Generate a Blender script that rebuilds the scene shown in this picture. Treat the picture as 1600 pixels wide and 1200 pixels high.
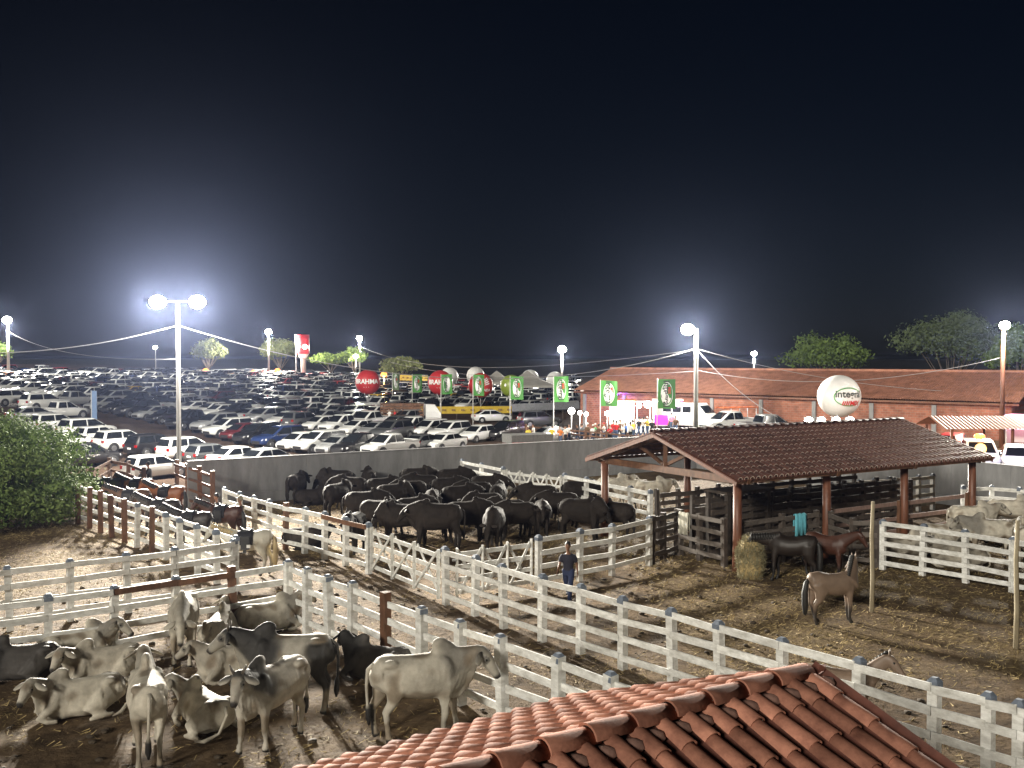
import bpy, bmesh, math, random
from mathutils import Vector, Matrix, noise
R = math.radians
random.seed(7)
scene = bpy.context.scene
COL = scene.collection
for o in list(bpy.data.objects): bpy.data.objects.remove(o)

# ------------------------------------------------------------------ camera
CAMH, F, PITCH = 7.1, 1500.0, math.atan(40/1500.0)
cam_d = bpy.data.cameras.new('camera')
cam = bpy.data.objects.new('camera', cam_d); COL.objects.link(cam)
cam.location = (0, 0, CAMH); cam.rotation_euler = (R(90)-PITCH, 0, 0)
cam_d.sensor_width = 36.0; cam_d.lens = 36.0*F/1600.0
cam_d.clip_start = .1; cam_d.clip_end = 9000
scene.camera = cam

# ------------------------------------------------------------------ world (night) and faint directional light from behind the viewer
SUN_EL, SUN_AZ = R(20), R(241)      # direction towards the light: azimuth counted from +x, anticlockwise
world = bpy.data.worlds.new('World'); scene.world = world; world.use_nodes = True
wn, wl = world.node_tree.nodes, world.node_tree.links
sky = wn.new('ShaderNodeTexSky'); sky.sky_type = 'NISHITA'; sky.sun_disc = False
sky.sun_elevation = SUN_EL; sky.sun_rotation = R(90)-SUN_AZ
sky.air_density = 1.0; sky.dust_density = .6
tint = wn.new('ShaderNodeMix'); tint.data_type = 'RGBA'; tint.blend_type = 'MULTIPLY'
tint.inputs[0].default_value = 1.0; tint.inputs[7].default_value = (.46, .56, .86, 1)
wl.new(sky.outputs[0], tint.inputs[6])
wl.new(tint.outputs[2], wn['Background'].inputs[0])
wn['Background'].inputs[1].default_value = .0017
sun_d = bpy.data.lights.new('sun', 'SUN'); sun_d.energy = 2.8; sun_d.angle = R(10); sun_d.color = (1, .94, .82)
sun = bpy.data.objects.new('sun', sun_d); COL.objects.link(sun)
sun.rotation_euler = Vector((-math.cos(SUN_EL)*math.cos(SUN_AZ), -math.cos(SUN_EL)*math.sin(SUN_AZ), -math.sin(SUN_EL))).to_track_quat('-Z', 'Y').to_euler()
vs = scene.view_settings
vs.view_transform = 'Standard'; vs.look = 'None'; vs.exposure = 0.0; vs.gamma = 1.0; vs.use_curve_mapping = False
cy = scene.cycles
cy.use_denoising = True; cy.denoising_prefilter = 'ACCURATE'; cy.max_bounces = 5; cy.diffuse_bounces = 2; cy.glossy_bounces = 2; cy.transmission_bounces = 2
cy.volume_bounces = 0; cy.sample_clamp_indirect = 2.0; cy.caustics_reflective = False; cy.caustics_refractive = False
LAMP = 1.0        # overall strength of the lamps on the poles

# ------------------------------------------------------------------ helpers
CP, SP = math.cos(PITCH), math.sin(PITCH)
def ray(px, py):
    u, v = (px-800)/F, (600-py)/F
    return Vector((u, CP+v*SP, v*CP-SP))
def G(px, py, z=0.0):
    d = ray(px, py); t = (z-CAMH)/d.z
    return Vector((d.x*t, d.y*t, z))
def AT(px, py, Y):
    d = ray(px, py); t = Y/d.y
    return Vector((d.x*t, Y, CAMH+d.z*t))
def sstep(a, b, x):
    t = min(1, max(0, (x-a)/(b-a))); return t*t*(3-2*t)
WA, WDIR = Vector((-15.5, 45.7)), Vector((.858, .513))
def T(x, y):                       # terrain height
    d = -(x-WA.x)*WDIR.y+(y-WA.y)*WDIR.x
    d2 = (x-12.0)*.86+(y-62.2)*.51                # beyond the wall at the right
    z = (-.6+1.5*sstep(4, 20, x))*max(sstep(.6, 8, d)*sstep(45, 52, y+.2*max(0, -x-16)), sstep(.8, 3, d2))
    s = sstep(55, 105, y)
    return z + s*(.048*min(max(-x-3, 0), 110)+.0066*(min(y, 300)-60))
def GT(px, py):                    # where the sight line meets the terrain
    d = ray(px, py); t = 8.0
    while t < 600:
        p = Vector((0, 0, CAMH))+d*t
        if p.z <= T(p.x, p.y): break
        t += .15
    return Vector((p.x, p.y, T(p.x, p.y)))
def base_y(top, k=.24): return 560+(top-560)/(1-k)

MATS = {}
def nodes_of(name):
    m = bpy.data.materials.new(name); m.use_nodes = True
    return m, m.node_tree.nodes, m.node_tree.links, m.node_tree.nodes['Principled BSDF']
def mat(name, col, rough=.6, metal=0, var=.25, scale=6.0, bump=0.0, bscale=20, spec=.5, coat=0, col2=None, stretch=(1,1,1), alpha=None, attr=False, detail=5, objvar=0.0, trans=0):
    """plain procedural surface: noise between two tones, optional relief, optional tone per object"""
    if name in MATS: return MATS[name]
    m, n, l, b = nodes_of(name)
    tc = n.new('ShaderNodeTexCoord'); mp = n.new('ShaderNodeMapping'); mp.inputs['Scale'].default_value = stretch
    if objvar:
        oi = n.new('ShaderNodeObjectInfo'); va = n.new('ShaderNodeVectorMath'); va.operation = 'MULTIPLY_ADD'; va.inputs[1].default_value = (31, 47, 23)
        l.new(oi.outputs['Random'], va.inputs[0]); l.new(tc.outputs['Object'], va.inputs[2]); l.new(va.outputs[0], mp.inputs['Vector'])
    else: l.new(tc.outputs['Object'], mp.inputs['Vector'])
    nz = n.new('ShaderNodeTexNoise'); nz.inputs['Scale'].default_value = scale; nz.inputs['Detail'].default_value = detail
    nz.inputs['Roughness'].default_value = .65
    l.new(mp.outputs[0], nz.inputs['Vector'])
    rp = n.new('ShaderNodeValToRGB')
    c2 = col2 or tuple(c*(1-var) for c in col)
    hi = tuple(min(1, c*(1+var*.5)) for c in col)
    rp.color_ramp.elements[0].position = .3; rp.color_ramp.elements[0].color = (*c2, 1)
    rp.color_ramp.elements[1].position = .68; rp.color_ramp.elements[1].color = (*hi, 1)
    l.new(nz.outputs[0], rp.inputs[0]); out = rp.outputs[0]
    if attr:
        at = n.new('ShaderNodeAttribute'); at.attribute_name = 'Col'
        mx = n.new('ShaderNodeMix'); mx.data_type = 'RGBA'; mx.blend_type = 'MULTIPLY'; mx.inputs[0].default_value = 1
        l.new(at.outputs['Color'], mx.inputs[6]); l.new(out, mx.inputs[7]); out = mx.outputs[2]
    if objvar:
        oi = n.new('ShaderNodeObjectInfo'); hs = n.new('ShaderNodeHueSaturation')
        mr = n.new('ShaderNodeMapRange'); mr.inputs[3].default_value = 1-objvar; mr.inputs[4].default_value = 1+objvar
        l.new(oi.outputs['Random'], mr.inputs[0]); l.new(mr.outputs[0], hs.inputs['Value']); l.new(out, hs.inputs['Color']); out = hs.outputs[0]
    l.new(out, b.inputs['Base Color'])
    b.inputs['Roughness'].default_value = rough; b.inputs['Metallic'].default_value = metal
    b.inputs['Specular IOR Level'].default_value = spec
    if coat: b.inputs['Coat Weight'].default_value = coat; b.inputs['Coat Roughness'].default_value = .06
    if trans:
        b.inputs['Transmission Weight'].default_value = trans
    if bump:
        n2 = n.new('ShaderNodeTexNoise'); n2.inputs['Scale'].default_value = bscale; n2.inputs['Detail'].default_value = 6
        l.new(mp.outputs[0], n2.inputs['Vector'])
        bp = n.new('ShaderNodeBump'); bp.inputs['Strength'].default_value = 1; bp.inputs['Distance'].default_value = bump
        l.new(n2.outputs[0], bp.inputs['Height']); l.new(bp.outputs[0], b.inputs['Normal'])
    MATS[name] = m; return m
def emis(name, col, s):
    if name in MATS: return MATS[name]
    m, n, l, b = nodes_of(name)
    b.inputs['Base Color'].default_value = (*[min(.8, c) for c in col], 1)
    b.inputs['Emission Color'].default_value = (*col, 1); b.inputs['Emission Strength'].default_value = s
    m.cycles.emission_sampling = 'NONE'
    MATS[name] = m; return m

class MB:
    """collects faces, then becomes one mesh"""
    def __init__(s): s.v, s.f, s.m = [], [], []
    def add(s, vs, fs, mi=0):
        k = len(s.v); s.v += [tuple(v) for v in vs]; s.f += [tuple(i+k for i in f) for f in fs]; s.m += [mi]*len(fs)
    def box(s, c, d, mi=0, M=None, j=0):
        vs = []
        for z in (-1, 1):
            for y in (-1, 1):
                for x in (-1, 1):
                    p = Vector((x*d[0]/2, y*d[1]/2, z*d[2]/2))
                    if j: p += Vector((random.uniform(-j, j), random.uniform(-j, j), random.uniform(-j, j)))
                    if M: p = M @ p
                    vs.append(p+Vector(c))
        s.add(vs, [(0,2,3,1),(4,5,7,6),(0,1,5,4),(2,6,7,3),(0,4,6,2),(1,3,7,5)], mi)
    def bar(s, a, b, w, h, mi=0, up=(0,0,1), j=0):
        a, b = Vector(a), Vector(b); x = (b-a); L = x.length; x.normalize()
        y = Vector(up).cross(x)
        if y.length < 1e-4: y = Vector((0,1,0))
        y.normalize(); z = x.cross(y)
        s.box((a+b)/2, (L, w, h), mi, Matrix((x, y, z)).transposed(), j)
    def loft(s, rings, mi=0, cap=True, closed=True):
        k = len(s.v); n = len(rings[0])
        for r in rings: s.v += [tuple(p) for p in r]
        for i in range(len(rings)-1):
            for j in range(n if closed else n-1):
                a, b = k+i*n+j, k+i*n+(j+1) % n
                s.f.append((a, b, b+n, a+n)); s.m.append(mi)
        if cap:
            s.f.append(tuple(range(k+n-1, k-1, -1))); s.m.append(mi)
            e = k+(len(rings)-1)*n; s.f.append(tuple(range(e, e+n))); s.m.append(mi)
    def tube(s, pts, n=8, mi=0, cap=True, up=None):
        """pts: (p, ry, rz) or (p, r); elliptical rings square to the path"""
        P = [Vector(p[0]) for p in pts]; rings = []
        for i, p in enumerate(pts):
            t = (P[min(i+1, len(P)-1)]-P[max(i-1, 0)])
            if t.length < 1e-6: t = Vector((0,0,1))
            t.normalize()
            u = Vector(up) if up else (Vector((0,1,0)) if abs(t.y) < .9 else Vector((1,0,0)))
            y = (u-t*u.dot(t))
            if y.length < 1e-4: y = Vector((1,0,0))-t*t.x
            y.normalize(); z = t.cross(y)
            ry = p[1]; rz = p[2] if len(p) > 2 else p[1]
            rings.append([P[i]+y*(ry*math.cos(2*math.pi*k/n))+z*(rz*math.sin(2*math.pi*k/n)) for k in range(n)])
        s.loft(rings, mi, cap)
    def ball(s, c, r, n=8, mi=0, m=None):
        m = m or n//2; r = r if hasattr(r, '__len__') else (r, r, r)
        rings = []
        for i in range(m+1):
            a = math.pi*(i+.02*(i == 0)-.02*(i == m))/m
            rings.append([(c[0]+r[0]*math.sin(a)*math.cos(2*math.pi*k/n), c[1]+r[1]*math.sin(a)*math.sin(2*math.pi*k/n), c[2]+r[2]*math.cos(a)) for k in range(n)])
        s.loft(rings, mi)
    def mesh(s, name, mats=(), smooth=False):
        me = bpy.data.meshes.new(name); me.from_pydata(s.v, [], s.f)
        bm = bmesh.new(); bm.from_mesh(me); bmesh.ops.recalc_face_normals(bm, faces=bm.faces); bm.to_mesh(me); bm.free()
        for m in mats: me.materials.append(m)
        me.polygons.foreach_set('material_index', s.m)
        if smooth:
            me.polygons.foreach_set('use_smooth', [True]*len(me.polygons))
        return me
    def build(s, name, mats, parent=None, smooth=False, loc=None):
        if not isinstance(mats, (list, tuple)): mats = [mats]
        return link(name, s.mesh(name, mats, smooth), parent, loc)
def link(name, data, parent=None, loc=None, rz=None):
    o = bpy.data.objects.new(name, data); COL.objects.link(o)
    if parent: o.parent = parent
    if loc is not None: o.location = loc
    if rz is not None: o.rotation_euler[2] = rz
    return o
def tag(o, label, cat, group=None):
    o['label'] = label; o['category'] = cat
    if group: o['group'] = group
    return o
def thing(name, label, cat, loc=(0,0,0), rz=0, group=None):
    o = link(name, None, None, loc, rz); o.empty_display_size = .2
    return tag(o, label, cat, group)
def struct(o): o['kind'] = 'structure'; return o
def stuff(o): o['kind'] = 'stuff'; return o
ORD = ['first','second','third','fourth','fifth','sixth','seventh','eighth','ninth','tenth','eleventh','twelfth','thirteenth','fourteenth','fifteenth','sixteenth','seventeenth','eighteenth','nineteenth','twentieth']
def ordn(i):
    if i < 20: return ORD[i]
    t = {2:'twenty',3:'thirty',4:'forty',5:'fifty'}[(i+1)//10]
    return t+('-'+ORD[(i+1) % 10-1] if (i+1) % 10 else 'th').replace('y-th', 'ieth')
def flat_mat(o, m):
    """material on the object, so that meshes can be shared"""
    o.material_slots[0].link = 'OBJECT'; o.material_slots[0].material = m

# ------------------------------------------------------------------ materials
WHITE = mat('weathered_white_paint', (.80,.80,.77), .75, var=.2, scale=3.5, bump=.004, bscale=30, col2=(.46,.45,.41), objvar=.12, stretch=(1,1,2.2))
CAPM = mat('grey_blue_post_cap', (.16,.19,.24), .6, var=.3, scale=9)
BROWNW = mat('brown_timber', (.13,.062,.033), .65, var=.5, scale=5, bump=.004, bscale=24, objvar=.2, stretch=(1,1,.4))
DARKW = mat('dark_corral_timber', (.07,.055,.045), .75, var=.45, scale=5, bump=.004, bscale=24, objvar=.25)
PALEW = mat('pale_pole_timber', (.28,.235,.155), .75, var=.35, scale=4, stretch=(3,3,.5), bump=.003)
LOG = mat('red_brown_log', (.16,.062,.034), .5, var=.45, scale=4, stretch=(2,2,.4), bump=.004)
CONC = mat('smooth_grey_concrete', (.22,.22,.22), .85, var=.34, scale=1.5, stretch=(1,1,.3), bump=.002, bscale=14, detail=8)
CONCP = mat('pale_concrete_pole', (.27,.26,.24), .8, var=.2, scale=3, stretch=(1,1,.3))
STEEL = mat('galvanised_steel', (.45,.46,.47), .4, metal=.6, var=.15)
TILE = mat('terracotta_tile', (.47,.215,.145), .8, var=.4, scale=4, bump=.003, bscale=30, objvar=.32, spec=.12, col2=(.20,.085,.06))
TILEC = mat('dark_channel_tile', (.13,.045,.03), .7, var=.4, scale=5)
TILED = mat('weathered_dark_tile', (.12,.055,.043), .6, var=.4, scale=5, bump=.002, bscale=30, objvar=.25, spec=.3)
TILEL = mat('aged_roof_tile', (.34,.155,.10), .75, var=.45, scale=1.6, detail=8)
MORTAR = mat('ridge_mortar', (.20,.11,.085), .9, var=.35, scale=12, bump=.01, bscale=18)
RUBBER = mat('black_rubber', (.016,.016,.017), .8, var=.2)
RIM = mat('alloy_rim', (.38,.38,.40), .35, metal=.8, var=.1)
GLASS = mat('dark_tinted_glass', (.010,.012,.015), .07, var=.1, spec=.7)
HEADL = mat('headlight_glass', (.55,.56,.58), .12, var=.1, spec=.8)
TAILL = mat('red_tail_light', (.30,.008,.008), .2, var=.1)
BLACKP = mat('black_plastic', (.02,.02,.022), .5, var=.2)
WIREM = mat('pale_cable_sheath', (.30,.29,.29), .6, var=.2)
CREAMW = mat('white_wall_paint', (.7,.68,.62), .8, var=.12, scale=2)
STRAWM = mat('loose_straw', (.44,.33,.15), .8, var=.5, scale=.8)
HORN = mat('horn', (.10,.085,.07), .5, var=.3)
EYE = mat('wet_dark_eye', (.008,.007,.006), .08, var=.1)
HIDE = mat('cattle_hide', (1,1,1), .7, var=.34, scale=5, attr=True, bump=.010, bscale=11, spec=.35, objvar=.06)
HIDEB = mat('glossy_black_hide', (1,1,1), .75, var=.25, scale=4, attr=True, bump=.010, bscale=9, spec=.11, objvar=.15)
HAIRM = mat('dark_coarse_hair', (.012,.011,.010), .6, var=.3, scale=14, stretch=(1,1,.2))
BLONDM = mat('blond_coarse_hair', (.46,.36,.20), .6, var=.3, scale=14, stretch=(1,1,.2))
LEATHER = mat('black_leather', (.012,.012,.014), .35, var=.3)
LBULB = emis('lit_floodlight_face', (1.0,.96,.86), 60)
WBULB = emis('small_lit_bulb', (1.0,.95,.88), 30)
OBULB = emis('lit_orange_lamp', (1.0,.28,.05), 3.6)
RBULB = emis('lit_red_lamp', (1.0,.10,.07), 14)
VBULB = emis('lit_violet_lamp', (.35,.12,1.0), 26)
PAINT = {}
for nm, c in dict(white=(.70,.71,.70), black=(.012,.012,.014), silver=(.36,.37,.38), grey=(.10,.105,.11), red=(.30,.02,.02), maroon=(.10,.014,.016),
                  blue=(.015,.03,.10), brown=(.09,.05,.03), orange=(.45,.13,.03), yellow=(.5,.32,.03)).items():
    PAINT[nm] = mat('car_paint_'+nm, c, .32, metal=.25 if nm in ('silver','grey') else 0, var=.08, scale=1.2, coat=.8)

# ------------------------------------------------------------------ ground
def axis(segs):
    out = []
    for a, b, st in segs:
        n = max(1, round((b-a)/st)); out += [a+(b-a)*i/n for i in range(n)]
    return out+[segs[-1][1]]
XS = axis([(-4000,-400,900),(-400,-140,26),(-140,-46,4),(-46,46,.7),(46,140,6),(140,400,26),(400,4000,900)])
YS = axis([(-300,-10,58),(-10,9,2),(9,66,.7),(66,230,3),(230,500,18),(500,6000,900)])
def straw_at(x, y):
    """how much straw and dry grass lies on the soil"""
    n = noise.noise(Vector((x*.35, y*.35, 0)))*.5+noise.noise(Vector((x*1.1, y*1.1, 3)))*.35
    d = -(x-WA.x)*WDIR.y+(y-WA.y)*WDIR.x
    if d > .3 and y > 45: return 0.0
    g = .28
    if x < -11 and y < 41: g = .52                                    # dry grass at the left
    if x < -2 and y < 26.5+(-x)*.1: g = .24                           # trampled pen of the pale cattle
    if x > 4 and y > 21: g = .60                                      # hay spread in the horse pen
    if y > 35 and x < 3: g = .50                                      # pen of the black cattle
    if x > 8.2 and y > 31.5+.6*(x-8.2): g = .18                       # under the shed
    return max(0, min(1, g+n*.75))
vv, ff, zc = [], [], []
for y in YS:
    for x in XS:
        z = T(x, y)
        if y < 66 and abs(x) < 46: z += .035*noise.noise(Vector((x*.9, y*.9, 9)))+.02*noise.noise(Vector((x*2.7, y*2.7, 4)))-.02
        vv.append((x, y, z))
        d = -(x-WA.x)*WDIR.y+(y-WA.y)*WDIR.x
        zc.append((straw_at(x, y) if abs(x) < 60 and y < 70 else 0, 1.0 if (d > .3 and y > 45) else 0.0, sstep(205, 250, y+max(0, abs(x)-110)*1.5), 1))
nx = len(XS)
for j in range(len(YS)-1):
    for i in range(nx-1):
        a = j*nx+i; ff.append((a, a+1, a+nx+1, a+nx))
gm = bpy.data.meshes.new('ground'); gm.from_pydata(vv, [], ff)
ca = gm.color_attributes.new('zone', 'FLOAT_COLOR', 'POINT'); ca.data.foreach_set('color', [c for q in zc for c in q])
gm.polygons.foreach_set('use_smooth', [True]*len(gm.polygons))
m, n, l, b = nodes_of('soil_straw_and_dirt')
at = n.new('ShaderNodeAttribute'); at.attribute_name = 'zone'; sp = n.new('ShaderNodeSeparateColor'); l.new(at.outputs['Color'], sp.inputs[0])
tc = n.new('ShaderNodeTexCoord')
def nz(scale, det=8, rough=.65):
    q = n.new('ShaderNodeTexNoise'); q.inputs['Scale'].default_value = scale; q.inputs['Detail'].default_value = det; q.inputs['Roughness'].default_value = rough
    l.new(tc.outputs['Object'], q.inputs['Vector']); return q.outputs[0]
def ramp(src, p0, c0, p1, c1):
    q = n.new('ShaderNodeValToRGB'); q.color_ramp.elements[0].position = p0; q.color_ramp.elements[0].color = (*c0, 1)
    q.color_ramp.elements[1].position = p1; q.color_ramp.elements[1].color = (*c1, 1); l.new(src, q.inputs[0]); return q.outputs[0]
def mix(f, a, c):
    q = n.new('ShaderNodeMix'); q.data_type = 'RGBA'; l.new(f, q.inputs[0]); l.new(a, q.inputs[6]); l.new(c, q.inputs[7]); return q.outputs[2]
soil = ramp(nz(1.9), .32, (.065,.045,.029), .70, (.21,.145,.086))
straw = ramp(nz(7, 10, .75), .36, (.085,.06,.034), .66, (.34,.25,.125))
park = ramp(nz(.35), .3, (.050,.034,.026), .72, (.125,.082,.060))
ad = n.new('ShaderNodeMath'); ad.operation = 'MULTIPLY_ADD'; l.new(nz(3.3, 9, .8), ad.inputs[0]); ad.inputs[1].default_value = 2.6; ad.inputs[2].default_value = -1.85
sm = n.new('ShaderNodeMath'); sm.operation = 'MULTIPLY_ADD'; sm.use_clamp = True; l.new(sp.outputs[0], sm.inputs[0]); sm.inputs[1].default_value = 1.5; l.new(ad.outputs[0], sm.inputs[2])
c1 = mix(sm.outputs[0], soil, straw); c2 = mix(sp.outputs[1], c1, park)
c3 = mix(sp.outputs[2], c2, ramp(nz(.05), .3, (.006,.007,.005), .7, (.016,.017,.011))); l.new(c3, b.inputs['Base Color']); b.inputs['Roughness'].default_value = .95; b.inputs['Specular IOR Level'].default_value = .15  # far ground coloured nearly black in place of unlit night
bp = n.new('ShaderNodeBump'); bp.inputs['Distance'].default_value = .16; l.new(nz(4.2, 10, .72), bp.inputs['Height']); l.new(bp.outputs[0], b.inputs['Normal'])
gm.materials.append(m)
struct(link('ground', gm))

# loose straw, real blades lying on the soil
sv, sf = [], []
for _ in range(150000):
    x, y = random.uniform(-24, 26), random.uniform(15, 52)
    if abs(x) > .54*y+.5 or random.random() > straw_at(x, y)*1.2-.12: continue
    z = T(x, y)+.035*noise.noise(Vector((x*.9, y*.9, 9)))+.02*noise.noise(Vector((x*2.7, y*2.7, 4)))-.02+.012
    a = random.uniform(0, 6.3); L = random.uniform(.03, .09); w = random.uniform(.004, .009); t = random.uniform(-.03, .07)
    dx, dy = math.cos(a)*L, math.sin(a)*L; wx, wy = -math.sin(a)*w, math.cos(a)*w; k = len(sv)
    sv += [(x-dx-wx, y-dy-wy, z), (x-dx+wx, y-dy+wy, z), (x+dx+wx, y+dy+wy, z+t+.012), (x+dx-wx, y+dy-wy, z+t)]; sf.append((k, k+1, k+2, k+3))
me = bpy.data.meshes.new('straw'); me.from_pydata(sv, [], sf); me.materials.append(STRAWM)
stuff(tag(link('scattered_straw', me), 'loose yellow straw scattered over the brown soil of the pens', 'straw'))
# droppings and clods in the cattle pens
sv = MB()
for _ in range(900):
    x, y = random.uniform(-14, 9), random.uniform(15.5, 47)
    if abs(x) > .54*y+.5: continue
    r = random.uniform(.03, .10); z = T(x, y)
    sv.ball((x, y, z+.005), (r, r*random.uniform(.7, 1.2), r*random.uniform(.25, .5)), 6, 0, 3)
stuff(tag(sv.build('soil_clods', mat('dark_soil_clod', (.06,.045,.03), .95, var=.4), None, True), 'small dark clods lying about on the trampled soil of the pens', 'clods'))

# ------------------------------------------------------------------ concrete wall round the pens
def wall_run(p, q, h, label, t=.22):
    o = thing('concrete_wall', label, 'wall', (p.x, p.y, 0))
    L = (q-p).length; d = (q-p)/L; n = max(1, round(L/3.0)); zb = -.9
    for i in range(n):
        a = p+d*(L*i/n+.006); c = p+d*(L*(i+1)/n-.006)
        m = MB(); m.bar((a.x-p.x, a.y-p.y, (h+zb)/2), (c.x-p.x, c.y-p.y, (h+zb)/2), t, h-zb)
        m.build('wall_panel', CONC, o)
    m = MB(); m.bar((0, 0, h+.03), (q.x-p.x, q.y-p.y, h+.03), t+.05, .06); m.build('coping', CONC, o)
    # footing ledge towards the pens
    nrm = Vector((d.y, -d.x)); 
    if nrm.dot(-p) < 0: nrm = -nrm
    a = nrm*(t/2+.06)
    m = MB(); m.bar((a.x, a.y, .25), (a.x+q.x-p.x, a.y+q.y-p.y, .25), .12, .5); m.build('footing', CONC, o)
K = Vector((12.0, 62.2)); KR = Vector((27.5, 36.0))
wall_run(Vector((-15.5, 45.7)), K, 2.16, 'long smooth grey concrete wall between the black cattle and the parked cars')
wall_run(K+Vector((.12, -.2)), KR, 2.16, 'grey concrete wall at the far right behind the tiled shed')

# ------------------------------------------------------------------ fences
def post_mesh(h, w, pm, cap=True, rnd=False):
    m = MB(); hs = h-(.06 if cap else 0)
    if rnd: m.tube([((0,0,-.3), w*.55), ((0,0,h*.5), w*.52), ((0,0,h), w*.48)], 8)
    else: m.box((0,0,(hs-.3)/2), (w, w, hs+.3), 0, None, .006)
    return m.mesh('post', [pm])
def cap_mesh(w):
    m = MB(); a = w*.56; m.loft([[(-a,-a,-.10),(a,-a,-.10),(a,a,-.10),(-a,a,-.10)],[(-a,-a,0),(a,-a,0),(a,a,0),(-a,a,0)],[(-a*.5,-a*.5,.07),(a*.5,-a*.5,.07),(a*.5,a*.5,.07),(-a*.5,a*.5,.07)]])
    return m.mesh('cap', [CAPM])
CAPW = cap_mesh(.17)
POSTS = {}
def fence(label, pts, heights=(.30,.72,1.14,1.53), H=1.68, pm=None, rm=None, brown=(), caps=True, side=1, w=.17, rh=.15, group=None, skip=(), dark_rails=(), name='fence', rnd=False, gname=None):
    """pts: ground points of the posts in order; one board per bay and height"""
    pm = pm or WHITE; rm = rm or WHITE
    o = thing(name, label, 'fence', pts[0], 0, group); P0 = Vector(pts[0])
    for i, p in enumerate(pts):
        br = i in brown; mt = BROWNW if br else pm
        key = (round(H, 2), w, mt.name, rnd)
        if key not in POSTS: POSTS[key] = [post_mesh(H*random.uniform(.985, 1.02)+(.08 if mt is BROWNW else 0), w, mt, caps, rnd) for _ in range(3)]
        q = link('post', random.choice(POSTS[key]), o, Vector(p)-P0, random.uniform(-.05, .05))
        d = Vector(pts[min(i+1, len(pts)-1)])-Vector(pts[max(i-1, 0)])
        q.rotation_euler = (random.uniform(-.03, .03), random.uniform(-.03, .03), math.atan2(d.y, d.x)+random.uniform(-.04, .04))
        if caps and not br:
            link('cap', CAPW, q, (0, 0, H-.06))
    for i in range(len(pts)-1):
        if i in skip: continue
        a, b = Vector(pts[i]), Vector(pts[i+1]); d = (b-a).normalized(); nr = Vector((d.y, -d.x, 0))
        if nr.dot(-a) < 0: nr = -nr
        off = nr*side*(w/2+.026)
        e = .004 if side else w/2+.005
        for k, h in enumerate(heights):
            jz = random.uniform(-.022, .022)
            m = MB(); m.bar(a-P0+off+d*e+Vector((0,0,h+jz)), b-P0+off-d*e+Vector((0,0,h+random.uniform(-.022, .022))), .042, rh*random.uniform(.92, 1.06), 0, (0,0,1), .004)
            m.build('rail', BROWNW if (i, k) in dark_rails else rm, o)
    return o
def tops(lst, k=.24, z=0): return [G(x, base_y(y, k), z) for x, y in lst]

f1 = tops([(-75,892),(16,882),(110,871),(201,861),(274,853),(365,840)])
fence('weathered white fence beside the dry grass, farther of the two at the left edge', f1, brown=())
f2 = tops([(-30,937),(75,925),(177,913),(274,898),(365,885),(450,873)])
fence('white fence with a dark top board, behind the pale cattle at the left', f2, brown=(4,), dark_rails=((2,3),(3,3)))
f4 = tops([(450,873),(480,888),(515,899),(550,910),(603,930),(659,950),(720,970),(786,993),(872,1022),(952,1050),(1042,1082)])[0:]
f4[0] = f4[0]+Vector((.05,-.2,0))
fence('white fence with one brown post along the right side of the pale cattle pen', f4, brown=(4,), side=0, w=.19, H=1.74)
f5a = tops([(446,786),(476,791),(507,798),(540,806),(576,815)])
f5l = tops([(352,760),(375,767),(398,773),(420,779),(446,786)])[:-1]
fence('weathered fence behind the saddled horses, running up to the gate of the black cattle', f5l+f5a, brown=(4,), dark_rails=((7,3),(6,3)))
f5 = tops([(697,852),(742,865),(787,879),(847,895),(907,910),(973,928),(1051,947),(1126,967),(1222,993),(1339,1023),(1459,1056),(1543,1077),(1592,1090),(1680,1112)])
fence('long white fence running from the gates down to the lower right corner', f5)
f6 = tops([(841,834),(905,824),(956,817),(1014,805)])
fence('short white fence between the crossbraced gates and the shed', f6)
fl = tops([(98,750),(120,757),(138,762),(155,767),(173,773),(193,779),(212,785),(235,792),(258,800),(280,808),(307,818),(337,827),(365,836)])
fence('grey fence with dark brown posts along the near side of the saddled horses', [p+Vector((0,.12,0)) for p in fl], brown=(0,1,2,3,4,5,7), side=-1)
ff_ = tops([(722,716),(752,722),(786,728)])
fence('white fence of the far cattle alley beside the concrete wall', ff_)
ff2 = tops([(884,738),(915,744),(945,750),(985,758),(1015,764)])
fence('white fence of the far alley that ends behind the left shed post', ff2)
f7 = tops([(1379,810),(1441,817),(1509,826),(1582,837),(1660,848)])
fence('white five board fence in front of the resting pale cattle at the right', f7, heights=(.22,.55,.88,1.21,1.54))
f8 = tops([(1297,752),(1320,750),(1342,748),(1365,746),(1387,744),(1412,743),(1435,741),(1457,739)])
fence('pale fence behind the shed with dark topped posts, seen between the shed posts', f8, rm=mat('cream_board', (.55,.50,.40), .8, var=.35, scale=4, objvar=.2))
f9 = tops([(1504,757),(1549,757),(1592,760),(1640,764)])
fence('white fence in front of the far right wall, above the pale cattle', f9)
fb = tops([(276,723),(294,728),(313,734),(332,740)], .27)
fence('brown slatted fence at the end of the concrete wall', fb, heights=(.35,.85,1.35,1.85), H=2.0, pm=BROWNW, rm=BROWNW, caps=False, rh=.12)
fg = tops([(143,733),(172,718),(200,723),(226,733)], .22)
fence('brown timber loading rail with a sloping brace in front of the white hatchback', fg, heights=(.5,1.0,1.5), H=1.6, pm=BROWNW, rm=BROWNW, caps=False)

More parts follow.
